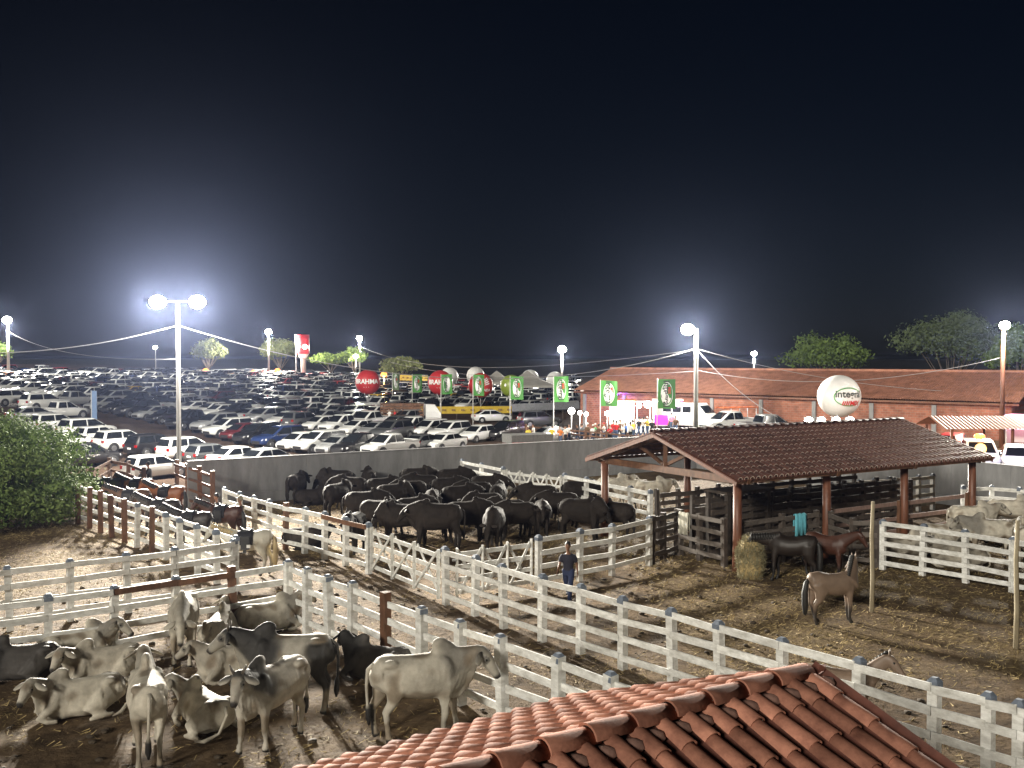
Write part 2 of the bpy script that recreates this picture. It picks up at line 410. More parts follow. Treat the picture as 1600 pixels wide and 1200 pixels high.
def gate(a, b, label, H=1.5, npan=3):
    """hung leaf: boards between slim uprights, crossed by diagonal braces"""
    a, b = Vector(a), Vector(b); o = thing('gate', label, 'gate', a, 0, 'crossbraced white gates')
    d = (b-a); L = d.length; d.normalize(); nr = Vector((d.y, -d.x, 0))
    if nr.dot(-a) < 0: nr = -nr
    for h in (.25, .62, .99, 1.36):
        m = MB(); m.bar(d*.06+Vector((0,0,h)), d*(L-.06)+Vector((0,0,h)), .035, .13, 0, (0,0,1), .003); m.build('rail', WHITE, o)
    for i in range(npan+1):
        t = .09+(L-.18)*i/npan
        m = MB(); m.bar(d*t+nr*.04+Vector((0,0,.12)), d*t+nr*.04+Vector((0,0,H+.06)), .10, .04, 0, d); m.build('upright', WHITE, o)
        if i < npan:
            t2 = .09+(L-.18)*(i+1)/npan
            m = MB(); m.bar(d*(t+.06)+nr*.064+Vector((0,0,.2)), d*(t2-.06)+nr*.064+Vector((0,0,H-.02)), .03, .08); m.build('brace', WHITE, o)
            m = MB(); m.bar(d*(t+.06)-nr*.04+Vector((0,0,H-.02)), d*(t2-.06)-nr*.04+Vector((0,0,.2)), .03, .08); m.build('brace', WHITE, o)
    for h in (.5, 1.2):
        m = MB(); m.box((d.x*.02, d.y*.02, h), (.12,.06,.05)); m.build('hinge', STEEL, o)
gate(f5a[-1]+Vector((.12,-.05,0)), f5[0]+Vector((-.15,.1,0)), 'crossbraced white gate left of the corner post where two gates meet')
gate(f5[0]+Vector((.2,.35,0)), f6[0]+Vector((-.16,.05,0)), 'crossbraced white gate right of the corner post where two gates meet')
gate(ff_[-1]+Vector((.15,-.05,0)), ff2[0]+Vector((-.15,.05,0)), 'small far crossbraced white gate behind the black cattle', npan=4)
for (x, yb, yt, lab) in ((1362,955,783,'tall pale wooden pole standing in the horse pen beside the dun pony'), (1587,1012,812,'tall pale wooden pole near the right edge of the horse pen')):
    p = G(x, yb); h = (yb-yt)/(yb-560)*CAMH; m = MB()
    m.tube([((0,0,-.3),.066),((.015,0,h*.3),.060),((-.015,.01,h*.7),.056),((.01,0,h),.048)], 10)
    tag(m.build('wooden_pole', PALEW, None, True, p), lab, 'pole')

# ------------------------------------------------------------------ lamps on poles
def lamp_pole(base, H, heads, label, power=60000, r=.42, w=.26, mat_=None, arm=True, name='lamp_pole', col=(1,.94,.82), round_=False, face=None, aim=None, beam=0, cone=110):
    o = thing(name, label, 'lamp post', base, 0, 'floodlight posts')
    m = MB()
    if round_: m.tube([((0,0,-.4), w*.55), ((0,0,H*.5), w*.45), ((0,0,H+.1), w*.35)], 10)
    else:
        for sx in (-1, 1): m.loft([[(sx*w*.33-.05,-w*.42,z0),(sx*w*.33+.05,-w*.42,z0),(sx*w*.33+.05,w*.42,z0),(sx*w*.33-.05,w*.42,z0)] if z0 < 0 else [(sx*w*.2-.04,-w*.3,z0),(sx*w*.2+.04,-w*.3,z0),(sx*w*.2+.04,w*.3,z0),(sx*w*.2-.04,w*.3,z0)] for z0 in (-.4, H)])
        m.loft([[(-w*.33,-.05,z0),(w*.33,-.05,z0),(w*.33,.05,z0),(-w*.33,.05,z0)] for z0 in (-.38, H-.02)])
    m.build('pole', mat_ or CONCP, o, round_)
    if arm and heads:
        xs = [h[0] for h in heads]+[0]
        m = MB(); m.tube([((min(xs)-.1,0,H-.05),.045),((max(xs)+.1,0,H-.05),.045)], 8); m.build('crossarm', STEEL, o)
    for hd in heads:
        x, y = hd[0], hd[1]; k = hd[2] if len(hd) > 2 else 1
        m = MB(); m.loft([[(x-.30*r/.42,y-.22,H+.02),(x+.30*r/.42,y-.22,H+.02),(x+.30*r/.42,y+.22,H+.02),(x-.30*r/.42,y+.22,H+.02)],[(x-.2,y-.14,H+.20),(x+.2,y-.14,H+.20),(x+.2,y+.14,H+.20),(x-.2,y+.14,H+.20)]])
        hh = m.build('lamp_head', BLACKP, o)
        m = MB(); m.ball((x, y-.1, H-.1), (r, r*.8, r*.8), 14); m.build('lamp_glass', face or LBULB, hh, True)
        if power and k:
            ld = bpy.data.lights.new('floodlight_light', 'POINT'); ld.energy = power*k*LAMP; ld.color = col; ld.shadow_soft_size = .25
            q = link('floodlight_light', ld, o, (x, y-.3, H-.55*r/.42-.35))
        if aim:      # the beam the floodlight throws
            ld = bpy.data.lights.new('floodlight_beam', 'SPOT'); ld.energy = beam*LAMP; ld.color = col; ld.shadow_soft_size = .55; ld.spot_size = R(cone); ld.spot_blend = 1.0
            q = link('floodlight_beam', ld, o, (x, y-.75, H-.3)); q.rotation_euler = (Vector(aim)-Vector(base)-q.location).to_track_quat('-Z', 'Y').to_euler()
    return o
pl = G(280, 742, -.5); PL = pl
HL = CAMH+(560-470)*pl.y/F-pl.z
lamp_pole(pl, HL, [(-1.22,-.1),(1.35,-.1)], 'tall concrete lamp post with two blazing floodlights beside the wall end', 18000, .55, aim=(0,12,3), beam=270000, cone=54)
pr = G(1087, 702, -.55); PR = pr; HR = CAMH+(560-513)*pr.y/F-pr.z
lamp_pole(pr, HR, [(-.75,-.1)], 'tall concrete lamp post with one floodlight and many cables behind the shed roof', 10000, .58, w=.45, aim=(2,22,0), beam=150000)
m = MB(); m.tube([((pr.x+.1,pr.y,pr.z+HR-.2),.05),((pr.x+1.2,pr.y,pr.z+HR-.1),.05)], 8); m.box((pr.x+1.3,pr.y,pr.z+HR-.12),(.4,.25,.14))
for (px, pyl, Y, lab, pw, r) in ((13,499,150,'lamp post with a wide floodlight at the left edge of the car park',100000,.7), (420,518,214,'lamp post with a floodlight left of the red water tower',95000,.75),
        (562,528,250,'lamp post with a floodlight right of the red water tower, in front of a tree',95000,.8), (878,545,190,'lamp post with a floodlight behind the white balloons left of the brick hall',80000,.85),
        (1178,552,240,'small distant lamp post behind the roof of the brick hall',40000,.75)):
    p = AT(px, 560, Y); z = T(p.x, Y); h = AT(px, pyl, Y).z-z
    lamp_pole((p.x, Y, z), h, [(0,-.1)], lab, pw, r, w=.45, round_=True, arm=False)
p = AT(1567, 560, 66); HP7 = AT(1567, 506, 66).z
lamp_pole((p.x, 66, -.3), HP7+.3, [(0,-.1)], 'brown lamp post with one floodlight at the right end of the brick hall', 4500, .36, aim=(12,26,0), beam=60000, w=.34, mat_=LOG, round_=True, arm=False)
P7 = Vector((p.x, 66, HP7))
p = AT(243, 560, 230); lamp_pole((p.x, 230, T(p.x,230)), AT(243,542,230).z-T(p.x,230), [(0,-.1)], 'faint distant street lamp left of the tall lamp post', 0, .55, w=.2, round_=True, arm=False, face=WBULB)
p = AT(556, 560, 235); lamp_pole((p.x, 235, T(p.x,235)), AT(556,556,235).z-T(p.x,235), [(0,-.1)], 'low round street lamp in front of the bright green trees', 8000, .6, w=.2, round_=True, arm=False, face=WBULB)
for (px, py, Y, lab, face) in ((434,578,195,'low orange lamp among the cars left of the red water tower',OBULB),(600,584,170,'low orange lamp behind the red balloon with white lettering',OBULB),(322,578,190,'low orange lamp among the far cars below the left tree',OBULB),(396,579,200,'small orange lamp among the far cars beside the left lamp post',OBULB)):
    p = AT(px, py, Y); z = T(p.x, Y)
    lamp_pole((p.x, Y, z), p.z-z, [(0,-.1)], lab, 2500, .55 if px != 396 else .3, w=.12, round_=True, arm=False, name='work_lamp', face=face, col=(1,.45,.15))

# ------------------------------------------------------------------ cables
def cable(a, b, sag, label, r=.022, n=26):
    a, b = Vector(a), Vector(b); m = MB()
    m.tube([(tuple(a+(b-a)*(i/n)-a-Vector((0,0,sag*4*(i/n)*(1-i/n)))), r) for i in range(n+1)], 5)
    tag(m.build('cable', WIREM, None, True, a), label, 'cable', 'overhead cables')
ctop = PL+Vector((0,0,HL-1.6)); rt = PR+Vector((0,0,HR-1.7))
far0 = AT(13, 518, 150)
cable(ctop, AT(-60, 552, 55), .5, 'thick twisted cable from the twin lamp post out to the left edge', .026)
cable(ctop+Vector((0,0,-2.2)), far0, 1.2, 'thin cable from the twin lamp post to the lamp post at the left edge', .016)
cable(ctop, rt, 3.0, 'long sagging cable between the twin lamp post and the post behind the shed', .026, 40)
cable(AT(562, 541, 250), rt+Vector((0,0,-.1)), 3.2, 'cable from the lamp post by the trees to the post behind the shed', .024, 40)
cable(rt+Vector((0,0,-1.9)), AT(610, 566, 200), 1.5, 'lower thin cable running left from the post behind the shed', .018)
cable(rt+Vector((0,0,-1.8)), P7+Vector((0,0,-2.3)), 1.3, 'cable from the post behind the shed to the brown lamp post', .02)
cable(rt, AT(1600, 614, 75), 1.0, 'cable dipping from the post behind the shed along the hall roof to the right edge', .02)
cable(rt, AT(1215, 652, 72), .5, 'pale cable hanging steeply from the post behind the shed to the ladder truck', .026)

# ------------------------------------------------------------------ tiled roofs
GLINTEDGE = mat('painted_glint_edge', (.66,.52,.44), .7, var=.2)  # pale tile ends: highlight specks painted into the edge colour
def tile_mesh(r0, r1, L, t, mt, seg=6, edge=None, fl=1.0):
    m = MB(); rings = []
    for x, r in ((0, r0), (L, r1)):
        rings.append([(x, math.cos(math.pi*k/seg)*r, math.sin(math.pi*k/seg)*r*fl) for k in range(seg+1)])
        rings.append([(x, math.cos(math.pi*k/seg)*(r-t), math.sin(math.pi*k/seg)*(r-t)*fl) for k in range(seg+1)])
    o0, i0, o1, i1 = rings; n = seg+1; V = o0+i0+o1+i1; fs = []
    for k in range(seg):
        fs += [(k, k+1, 2*n+k+1, 2*n+k), (n+k, 3*n+k, 3*n+k+1, n+k+1), (2*n+k, 2*n+k+1, 3*n+k+1, 3*n+k)]
    m.add(V, fs); m.add(V, [(k, n+k, n+k+1, k+1) for k in range(seg)], 1)
    me = m.mesh('tile', [mt, edge or mt]); me.polygons.foreach_set('use_smooth', [p.material_index == 0 for p in me.polygons]); return me
def tile_slope(parent, org, v, u, ncol, nrow, dc, dr, tms, limit, cover=TILED, jit=.006, rlen=None):
    """org: eave corner; v: unit along the eave; u: unit up the slope; barrels as single tiles, channels below as one joined part"""
    v, u = Vector(v).normalized(), Vector(u).normalized(); nn = u.cross(v)
    if nn.z < 0: nn = -nn
    org = Vector(org); cnt = 0; rest = MB()
    order = [(i, j) for i in range(ncol) for j in range(nrow)]
    for i, j in order:
        p = org+v*(dc*(i+.5)+random.uniform(-jit, jit))+u*(dr*j+random.uniform(-jit, jit))+nn*(.035+random.uniform(0, .006))
        uu = (u-nn*.028+v*random.uniform(-.012, .012)).normalized(); yy = nn.cross(uu).normalized(); zz = uu.cross(yy)
        M = Matrix((uu, yy, zz)).transposed()
        if cnt < limit:
            q = link('tile', random.choice(tms), parent); q.matrix_local = Matrix.Translation(p-PB) @ M.to_4x4(); cnt += 1
        else:
            tm = tms[0]
            rest.add([M @ w.co+p-PB for w in tm.vertices], [tuple(pl.vertices) for pl in tm.polygons], 0); rest.m[-len(tm.polygons):] = [pl.material_index for pl in tm.polygons]
    if rest.v: stuff(rest.build('far_tiles', list(tms[0].materials), parent, True))
    ch = MB(); L = dr*nrow+.1
    for i in range(ncol+1):
        c = org+v*(dc*i)-PB; seg = 4; r = dc*.46; rings = []
        for s_ in (0, L):
            rings.append([c+u*(s_-.02)+v*(math.cos(math.pi+math.pi*k/seg)*r)+nn*(math.sin(math.pi+math.pi*k/seg)*r*.55+.05) for k in range(seg+1)])
        ch.loft(rings, 0, False, False)
    stuff(ch.build('channel_tiles', TILEC, parent, True))
def ridge_caps(parent, a, b, step, r, mt, L=None):
    a, b = Vector(a), Vector(b); d = (b-a); n = round(d.length/step); d.normalize(); y = Vector((-d.y, d.x, 0)); z = Vector((0,0,1))
    tm = tile_mesh(r, r*.90, step*1.12, .022, mt, 8, None, .85)
    for i in range(n):
        uu = (d+Vector((0,0,-.035))).normalized(); zz = uu.cross(y).normalized(); yy = zz.cross(uu)
        q = link('ridge_cap', tm, parent); q.matrix_local = Matrix.Translation(a+d*(step*i)-PB+Vector((0,0,random.uniform(0,.008)))) @ Matrix((uu, yy, zz)).transposed().to_4x4()
# --- the roof right below the viewer
rd, rn, rs, rL = Vector((.8103,.586,0)), Vector((-.586,.8103,0)), .366, 3.32
RP = Vector((2.77, 8.78, 4.20)); PB = Vector((RP.x-rd.x*2.6, RP.y-rd.y*2.6, 0))
roof = thing('tiled_house_roof', 'near terracotta tiled gable roof at the bottom of the picture', 'roof', PB)
TM = [tile_mesh(.088, .072, .47, .014, TILE, 6, None, .78)]
eaveL = RP+rn*rL+Vector((0,0,-rs*rL)); eaveR = RP-rn*rL*.86+Vector((0,0,-rs*rL*.86))
ulen = math.hypot(1, rs)
tile_slope(roof, eaveL, -rd, (-rn+Vector((0,0,rs))), 20, 9, .268, rL*ulen/9, TM, 180)
tile_slope(roof, eaveR, -rd, (rn+Vector((0,0,rs))), 15, 8, .268, rL*.86*ulen/8, TM, 120)
ridge_caps(roof, RP-rd*5.3+Vector((0,0,.03)), RP+rd*.06+Vector((0,0,.03)), .43, .122, TILE)
m = MB()
for i in range(21):
    for sgn in (-1, 1):
        c = RP-rd*(.268*i)+rn*(sgn*.15)-PB+Vector((0,0,-.045)); m.ball(c+Vector((random.uniform(-.02,.02),random.uniform(-.02,.02),0)), (.11,.085,.055), 8, 0, 4)
stuff(m.build('mortar_bedding', MORTAR, roof, True))
m = MB()
for a, b in ((RP, eaveL), (RP, eaveR)):
    m.bar(a-PB+Vector((0,0,-.09)), b-PB+Vector((0,0,-.09)), .04, .16)
m.build('verge_board', LOG, roof)
m = MB()
for i in range(8):
    for a, b in ((RP, eaveL), (RP, eaveR)):
        o_ = -rd*(.35+.72*i); m.bar(a+o_-PB+Vector((0,0,-.12)), b+o_-PB+Vector((0,0,-.12)), .07, .12)
m.build('rafters', LOG, roof)
m = MB(); ins = .5
c1 = RP+rn*(rL-ins)-rd*.4; c2 = RP-rn*(rL*.86-ins)-rd*.4; c3 = c2-rd*4.9; c4 = c1-rd*4.9
zt = RP.z-rs*(rL-ins)-.2
for a, b in ((c1, c2), (c2, c3), (c3, c4), (c4, c1)):
    m.bar((a.x-PB.x, a.y-PB.y, zt/2-.1), (b.x-PB.x, b.y-PB.y, zt/2-.1), .18, zt+.2)
m.build('wall', CREAMW, roof)

# --- the open shed
SA, SB, SC = Vector((2.53,38.0,3.1)), Vector((7.6,31.3,3.1)), Vector((19.5,38.5,3.1))
sd = Vector((.856,.517,0)); sw = Vector((-.517,.856,0)); SLEN, SWID, SRISE = 14.0, 8.5, 1.28
SB = Vector((7.35,31.25,3.08)); SAA = SB+sw*SWID; PB = Vector((SB.x+sd.x*7+sw.x*4.2, SB.y+sd.y*7+sw.y*4.2, 0))
shed = thing('open_cattle_shed', 'open sided shed with a dark tiled gable roof on log posts', 'shed', PB)
TMS = [tile_mesh(.108, .088, .50, .030, TILED, 5, GLINTEDGE)]
upn = (sw*(SWID/2)+Vector((0,0,SRISE))).normalized(); slen = math.hypot(SWID/2, SRISE)
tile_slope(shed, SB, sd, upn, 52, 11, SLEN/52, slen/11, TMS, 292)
upb = (-sw*(SWID/2)+Vector((0,0,SRISE))).normalized()
m = MB(); n_ = 52; rings = []
for k in range(n_*4+1):
    c = SAA+sd*(SLEN*k/(n_*4)); zz = .05+.05*math.sin(2*math.pi*k/4)
    rings.append([c+Vector((0,0,zz))-PB, c+upb*slen+Vector((0,0,zz))-PB])
for a, b in zip(rings[:-1], rings[1:]):
    m.add([a[0], b[0], b[1], a[1]], [(0,1,2,3)])
m.build('rear_slope', TILED, shed, True)
RS = SB+sw*(SWID/2)+Vector((0,0,SRISE))
ridge_caps(shed, RS-sd*.1+Vector((0,0,.06)), RS+sd*SLEN+Vector((0,0,.06)), .44, .14, TILED)
PB_ = PB
def sbeam(nm, a, b, w, h, mt=BROWNW):
    q = MB(); q.bar(Vector(a)-PB, Vector(b)-PB, w, h, 0, (0,0,1), .004); return q.build(nm, mt, shed)
Z = Vector((0,0,1))
for t in (.55, 4.9, 9.2, 13.45):
    for wv in (.55, SWID-.55):
        c = SB+sd*t+sw*wv; zt = 3.08+wv*2*SRISE/SWID-.25 if wv < 1 else 3.08+.55*2*SRISE/SWID-.25
        q = MB(); q.tube([((c.x-PB.x, c.y-PB.y, -.3), .17), ((c.x-PB.x+.02, c.y-PB.y, 1.3), .155), ((c.x-PB.x, c.y-PB.y, zt), .145)], 12); q.build('log_post', LOG, shed, True)
    a = SB+sd*t; zb = 3.05
    sbeam('tie_beam', (a+sw*.2).xy.to_3d()+Z*(zb-.02), (a+sw*(SWID-.2)).xy.to_3d()+Z*(zb-.02), .14, .24)
    mid = (a+sw*SWID/2).xy.to_3d()
    sbeam('king_post', mid+Z*(zb+.1), mid+Z*(zb+SRISE-.16), .15, .15)
    for sg in (-1, 1):
        sbeam('strut', mid+sw*(sg*.1)+Z*(zb+.16), mid+sw*(sg*1.5)+Z*(zb+SRISE*.58), .10, .12)
        sbeam('rafter', mid+sw*(sg*SWID*.5)+Z*(zb-.02), mid+sw*(sg*.03)+Z*(zb+SRISE-.05), .12, .18)
for k, fr in enumerate((0.02, .25, .5, .75, .98)):
    for sg in (-1, 1):
        c = SB+sw*(SWID/2)+sw*(sg*SWID/2*(1-fr)); z = 3.08+SRISE*fr-.06
        sbeam('purlin', c.xy.to_3d()+Z*z, (c+sd*SLEN).xy.to_3d()+Z*z, .10, .12)
for e in (0, SLEN):
    for sg in (-1, 1):
        c = RS+sd*e; sbeam('verge_board', c+Z*(-.06), c+sw*(sg*SWID/2)+Z*(-SRISE-.06), .05, .16, LOG)
# rails between the front shed posts and the timber runs of the handling yard below it
def seg_pts(a, b, n): a, b = Vector(a), Vector(b); return [a+(b-a)*i/n for i in range(n+1)]
s0 = lambda t, wv: Vector((*(SB+sd*t+sw*wv).xy, 0))
fence('dark rail fence along the front posts of the shed, right half', [s0(5.2,.62), s0(9.0,.62), s0(13.2,.62)], heights=(.5,1.0,1.55), H=1.6, pm=BROWNW, rm=mat('pink_grey_board', (.26,.17,.14), .8, var=.3), caps=False, w=.12, side=-1)
dk = tops([(1014,804),(1058,793)]); dk2 = [dk[1], s0(.6,1.2)]
fence('dark timber corral fence at the left corner under the shed', [dk[0]+Vector((.1,.1,0)), dk[0]*.5+dk[1]*.5, dk[1]], pm=DARKW, rm=DARKW, caps=False)
fence('dark timber corral fence from the inner corner to the front shed post', [dk[1]+Vector((.1,-.1,0)), (dk[1]+dk2[1])/2, dk2[1]], pm=DARKW, rm=mat('grey_brown_board', (.12,.10,.085), .8, var=.4, scale=5), caps=False)
fence('grey brown rail fence behind the bay horse, between the first two front shed posts', [s0(.9,.75), s0(2.9,.75), s0(4.6,.75)], pm=DARKW, rm=MATS['grey_brown_board'], caps=False)
fence('dark rail fence linking the shed to the five board white fence', [s0(4.9,.3), f7[0]+Vector((-.9,.35,0)), f7[0]+Vector((-.15,.1,0))], pm=DARKW, rm=MATS['grey_brown_board'], caps=False)
lab_ = ['dark narrow timber race deep under the shed, nearest of the three', 'dark narrow timber race deep under the shed, middle of the three', 'dark narrow timber race deep under the shed, farthest of the three']
for k, wv in enumerate((2.6, 3.5, 5.4)):
    fence(lab_[k], seg_pts(s0(1.2,wv), s0(12.4,wv), 11), heights=(.2,.48,.76,1.04,1.32,1.6,1.88), H=2.1, pm=DARKW, rm=DARKW, caps=False, w=.14, rh=.17)
m = MB(); q0 = s0(3.0, 3.0)
tag_o = thing('squeeze_crush', 'dark timber cattle crush standing under the shed roof', 'cattle crush', q0, math.atan2(sd.y, sd.x))
for x in (-1, 1):
    for y in (-.5, .5):
        m = MB(); m.box((x, y, 1.1), (.16,.16,2.2)); m.build('post', DARKW, tag_o)
for y in (-.5, .5):
    for h in (.3,.6,.9,1.2,1.5,1.8):
        m = MB(); m.box((0, y*.8, h), (1.9,.05,.2)); m.build('plank', DARKW, tag_o)
m = MB(); m.box((0,0,2.25), (2.3,1.2,.1)); m.build('top_frame', DARKW, tag_o)
# towels on the rails
def cloth(p, d, w, h, mt, label, fold=.03):
    d = Vector(d).normalized(); nr = Vector((d.y, -d.x, 0)); 
    if nr.dot(-Vector(p)) < 0: nr = -nr
    m = MB(); rings = []
    for i in range(9):
        s_ = (i/8-.5)*w; row = []
        for off, hh in ((.05, -h), (.05, -h*.5), (.035, .0), (0, .02), (-.035, 0), (-.05, -h*.8)):
            row.append(d*s_+nr*(off+fold*math.sin(i*1.9+hh)*(-hh+.1)/h*.8)+Vector((0,0,hh+.015*math.sin(i*2.1))))
        rings.append(row)
    V = [x for r in rings for x in r]; n6 = 6
    m.add(V, [(i*n6+j, (i+1)*n6+j, (i+1)*n6+j+1, i*n6+j+1) for i in range(8) for j in range(5)])
    o = m.build('towel', mt, None, True, p); sl = o.modifiers.new('s', 'SOLIDIFY'); sl.thickness = .012
    return tag(o, label, 'towel')
cloth(s0(3.6,.60)+Z*1.62, sd, .55, .75, mat('turquoise_towel', (.16,.55,.66), .9, var=.5, scale=12, stretch=(6,6,.3)), 'turquoise towel hung over the rail behind the bay horse')
cloth((dk[1]+dk2[1])/2+Z*1.62+Vector((-.5,.3,0)), dk2[1]-dk[1], .5, .75, mat('off_white_rag', (.50,.48,.40), .9, var=.3), 'off white cloth hung over the dark rail at the left of the shed')
p = AT(705, 735, 55.5); m = MB(); m.bar((-1.0,-.6,.75),(1.0,.6,.95),.04,1.5)
tag(m.build('dark_shade_sheet', mat('black_shade_cloth', (.03,.03,.032), .8, var=.4), None, False, (p.x, 54.6, 0)), 'dark sheet propped before the concrete wall at the start of the alley fence', 'sheet')
# upright bundle of hay tied against the front post
p = G(1172, 902); m = MB(); random.seed(3)
m.tube([((0,0,0),.34),((0,0,.35),.44),((.02,0,.8),.42),((0,0,1.15),.30),((0,0,1.32),.12)], 12)
hb = thing('hay_bundle', 'upright bundle of pale hay leaning at the front shed post', 'hay', p)
m.build('hay_core', STRAWM, hb, True); m = MB()
for _ in range(2600):
    z = random.uniform(.02, 1.3); a = random.uniform(0, 6.28); rr = (.34+.1*math.sin(min(1, z/.9)*2.2)) if z < .9 else .42*(1-(z-.9)/.5)**.6
    c = Vector((math.cos(a)*rr, math.sin(a)*rr, z)); dd = Vector((random.gauss(0,.3), random.gauss(0,.3), random.gauss(.2,.9))).normalized()*random.uniform(.06,.16)
    w_ = Vector((random.gauss(0,1), random.gauss(0,1), random.gauss(0,1))).cross(dd).normalized()*.006
    m.add([c-dd-w_, c-dd+w_, c+dd+w_, c+dd-w_], [(0,1,2,3)])
stuff(m.build('hay_stalks', mat('grey_green_hay', (.25,.22,.125), .8, var=.4), hb))
random.seed(11)

# ------------------------------------------------------------------ the long brick hall
E1, E2 = Vector((6.3,99)), None
hd, hn = Vector((.739,-.673,0)), Vector((.673,.739,0)); HLEN, HHALF = 42.0, 6.6
HZ = -.6; hall = thing('brick_hall', 'long low red brick hall with a tiled roof behind the food stalls', 'building', (*E1, HZ))
m_, n, l, b = nodes_of('red_clay_brickwork')
tc = n.new('ShaderNodeTexCoord'); mp = n.new('ShaderNodeMapping'); mp.inputs['Rotation'].default_value = (R(90), 0, 0)
l.new(tc.outputs['Object'], mp.inputs[0]); bk = n.new('ShaderNodeTexBrick'); l.new(mp.outputs[0], bk.inputs['Vector'])
bk.inputs['Color1'].default_value = (.30,.11,.065,1); bk.inputs['Color2'].default_value = (.20,.068,.042,1); bk.inputs['Mortar'].default_value = (.24,.17,.13,1)
bk.inputs['Scale'].default_value = 1; bk.inputs['Brick Width'].default_value = .40; bk.inputs['Row Height'].default_value = .20; bk.inputs['Mortar Size'].default_value = .014
nzz = n.new('ShaderNodeTexNoise'); nzz.inputs['Scale'].default_value = 1.5; nzz.inputs['Detail'].default_value = 8; l.new(tc.outputs['Object'], nzz.inputs[0])
mx = n.new('ShaderNodeMix'); mx.data_type = 'RGBA'; mx.blend_type = 'OVERLAY'; mx.inputs[0].default_value = .7; l.new(bk.outputs[0], mx.inputs[6]); l.new(nzz.outputs[0], mx.inputs[7])
l.new(mx.outputs[2], b.inputs['Base Color']); b.inputs['Roughness'].default_value = .9
BRICK = m_
hall.rotation_euler[2] = math.atan2(hd.y, hd.x)      # local x along the hall, local y away
eh = 4.45
m = MB(); m.box((HLEN/2, .6, eh/2-.15), (HLEN-1.2, .24, eh-.3)); m.build('front_wall', BRICK, hall)
m = MB(); m.box((HLEN/2, 2*HHALF-.6, eh/2-.15), (HLEN-1.2, .24, eh-.3)); m.build('rear_wall', BRICK, hall)
for x in (.72, HLEN-.72):
    m = MB(); v = [(x-.12,.75,0),(x-.12,2*HHALF-.75,0),(x-.12,2*HHALF-.75,eh-.2),(x-.12,HHALF,eh+1.95),(x-.12,.75,eh-.2)]
    m.loft([v, [(x+.12, y, z) for _, y, z in v]]); m.build('gable_wall', BRICK, hall)
for k in range(9):
    m = MB(); m.box((1.2+k*(HLEN-2.4)/8, .42, eh/2-.2), (.34, .16, eh-.4)); m.build('pilaster', CONC, hall)
m = MB(); N = 42*5
for sg, y0 in ((1, 0), (-1, 2*HHALF)):
    rows = []
    for k in range(N*2+1):
        x = HLEN*k/(N*2); dz = .04*(1 if k % 2 else -1)
        rows.append([(x, y0, eh+dz), (x, HHALF, eh+2.15+dz)])
    for a, b_ in zip(rows[:-1], rows[1:]): m.add([a[0], b_[0], b_[1], a[1]], [(0,1,2,3)])
m.build('tiled_roof', TILEL, hall)
m = MB(); m.tube([((-.1,HHALF,eh+2.18),.14),((HLEN+.1,HHALF,eh+2.18),.14)], 8); m.build('ridge', TILEL, hall)
m = MB(); m.box((HLEN/2, .15, eh-.2), (HLEN, .12, .14)); m.build('eave_beam', LOG, hall)
GAP = emis('lit_hall_interior', (1.0,.55,.25), .9)
for k in range(8):
    x0 = 1.4+k*(HLEN-2.4)/8; m = MB(); m.box((x0+(HLEN-2.4)/16, .74, eh-.23), ((HLEN-2.4)/8-.4*(k % 3+1), .03, .16)); m.build('lit_eave_gap', GAP, hall)
v = Vector((6.3,99,HZ))+hd*5.5+Vector((0,0,eh-.35))-hn*.1
m = MB(); m.ball((0,0,0), .2, 10); tag(m.build('violet_lamp', VBULB, None, True, v), 'small violet lamp glowing under the eave of the brick hall', 'lamp')
ld = bpy.data.lights.new('violet_light', 'POINT'); ld.energy = 500; ld.color = (.3,.1,1); link('violet_light', ld, None, v-hn*.5)
# lit panel at the far end
p = Vector((6.3,99,HZ))+hd*(HLEN+1.0)-hn*1.0
so = thing('lit_booth', 'brightly lit booth with pink glow beyond the right end of the brick hall', 'booth', p, math.atan2(hd.y, hd.x))
m = MB(); m.box((0,.9,1.3),(2.6,.1,2.6)); m.box((-1.3,0,1.3),(.08,1.8,2.6)); m.box((1.3,0,1.3),(.08,1.8,2.6)); m.build('panels', CREAMW, so)
m = MB(); m.box((0,0,3.1),(3,2.2,1.0)); m.build('lit_canopy', emis('lit_pink_panel', (1,.45,.62), 2.2), so)

# ------------------------------------------------------------------ lettering helper
def text2d(body, size=1.0, bold=0.0):
    c = bpy.data.curves.new('t', 'FONT'); c.body = body; c.size = size; c.align_x = 'CENTER'; c.align_y = 'CENTER'; c.resolution_u = 3; c.offset = bold
    o = bpy.data.objects.new('t', c); COL.objects.link(o)
    dg = bpy.context.evaluated_depsgraph_get(); me = bpy.data.meshes.new_from_object(o.evaluated_get(dg))
    bm = bmesh.new(); bm.from_mesh(me); bmesh.ops.triangulate(bm, faces=bm.faces)
    bmesh.ops.subdivide_edges(bm, edges=[e for e in bm.edges if e.calc_length() > size*.16], cuts=2)
    bmesh.ops.triangulate(bm, faces=bm.faces)
    V = [tuple(v.co) for v in bm.verts]; bm.verts.index_update(); Fs = [tuple(v.index for v in f.verts) for f in bm.faces]
    bm.free(); bpy.data.objects.remove(o); bpy.data.curves.remove(c); bpy.data.meshes.remove(me)
    return V, Fs
def ring2d(rx, ry, w, n=28, a0=0, a1=6.2832):
    V = []; 
    for i in range(n+1):
        a = a0+(a1-a0)*i/n; V += [(rx*math.cos(a), ry*math.sin(a), 0), ((rx-w)*math.cos(a), (ry-w)*math.sin(a), 0)]
    return V, [(2*i, 2*i+2, 2*i+3, 2*i+1) for i in range(n)]
def disc2d(rx, ry, n=28): return [(0,0,0)]+[(rx*math.cos(6.2832*i/n), ry*math.sin(6.2832*i/n), 0) for i in range(n)], [(0, 1+i, 1+(i+1) % n) for i in range(n)]
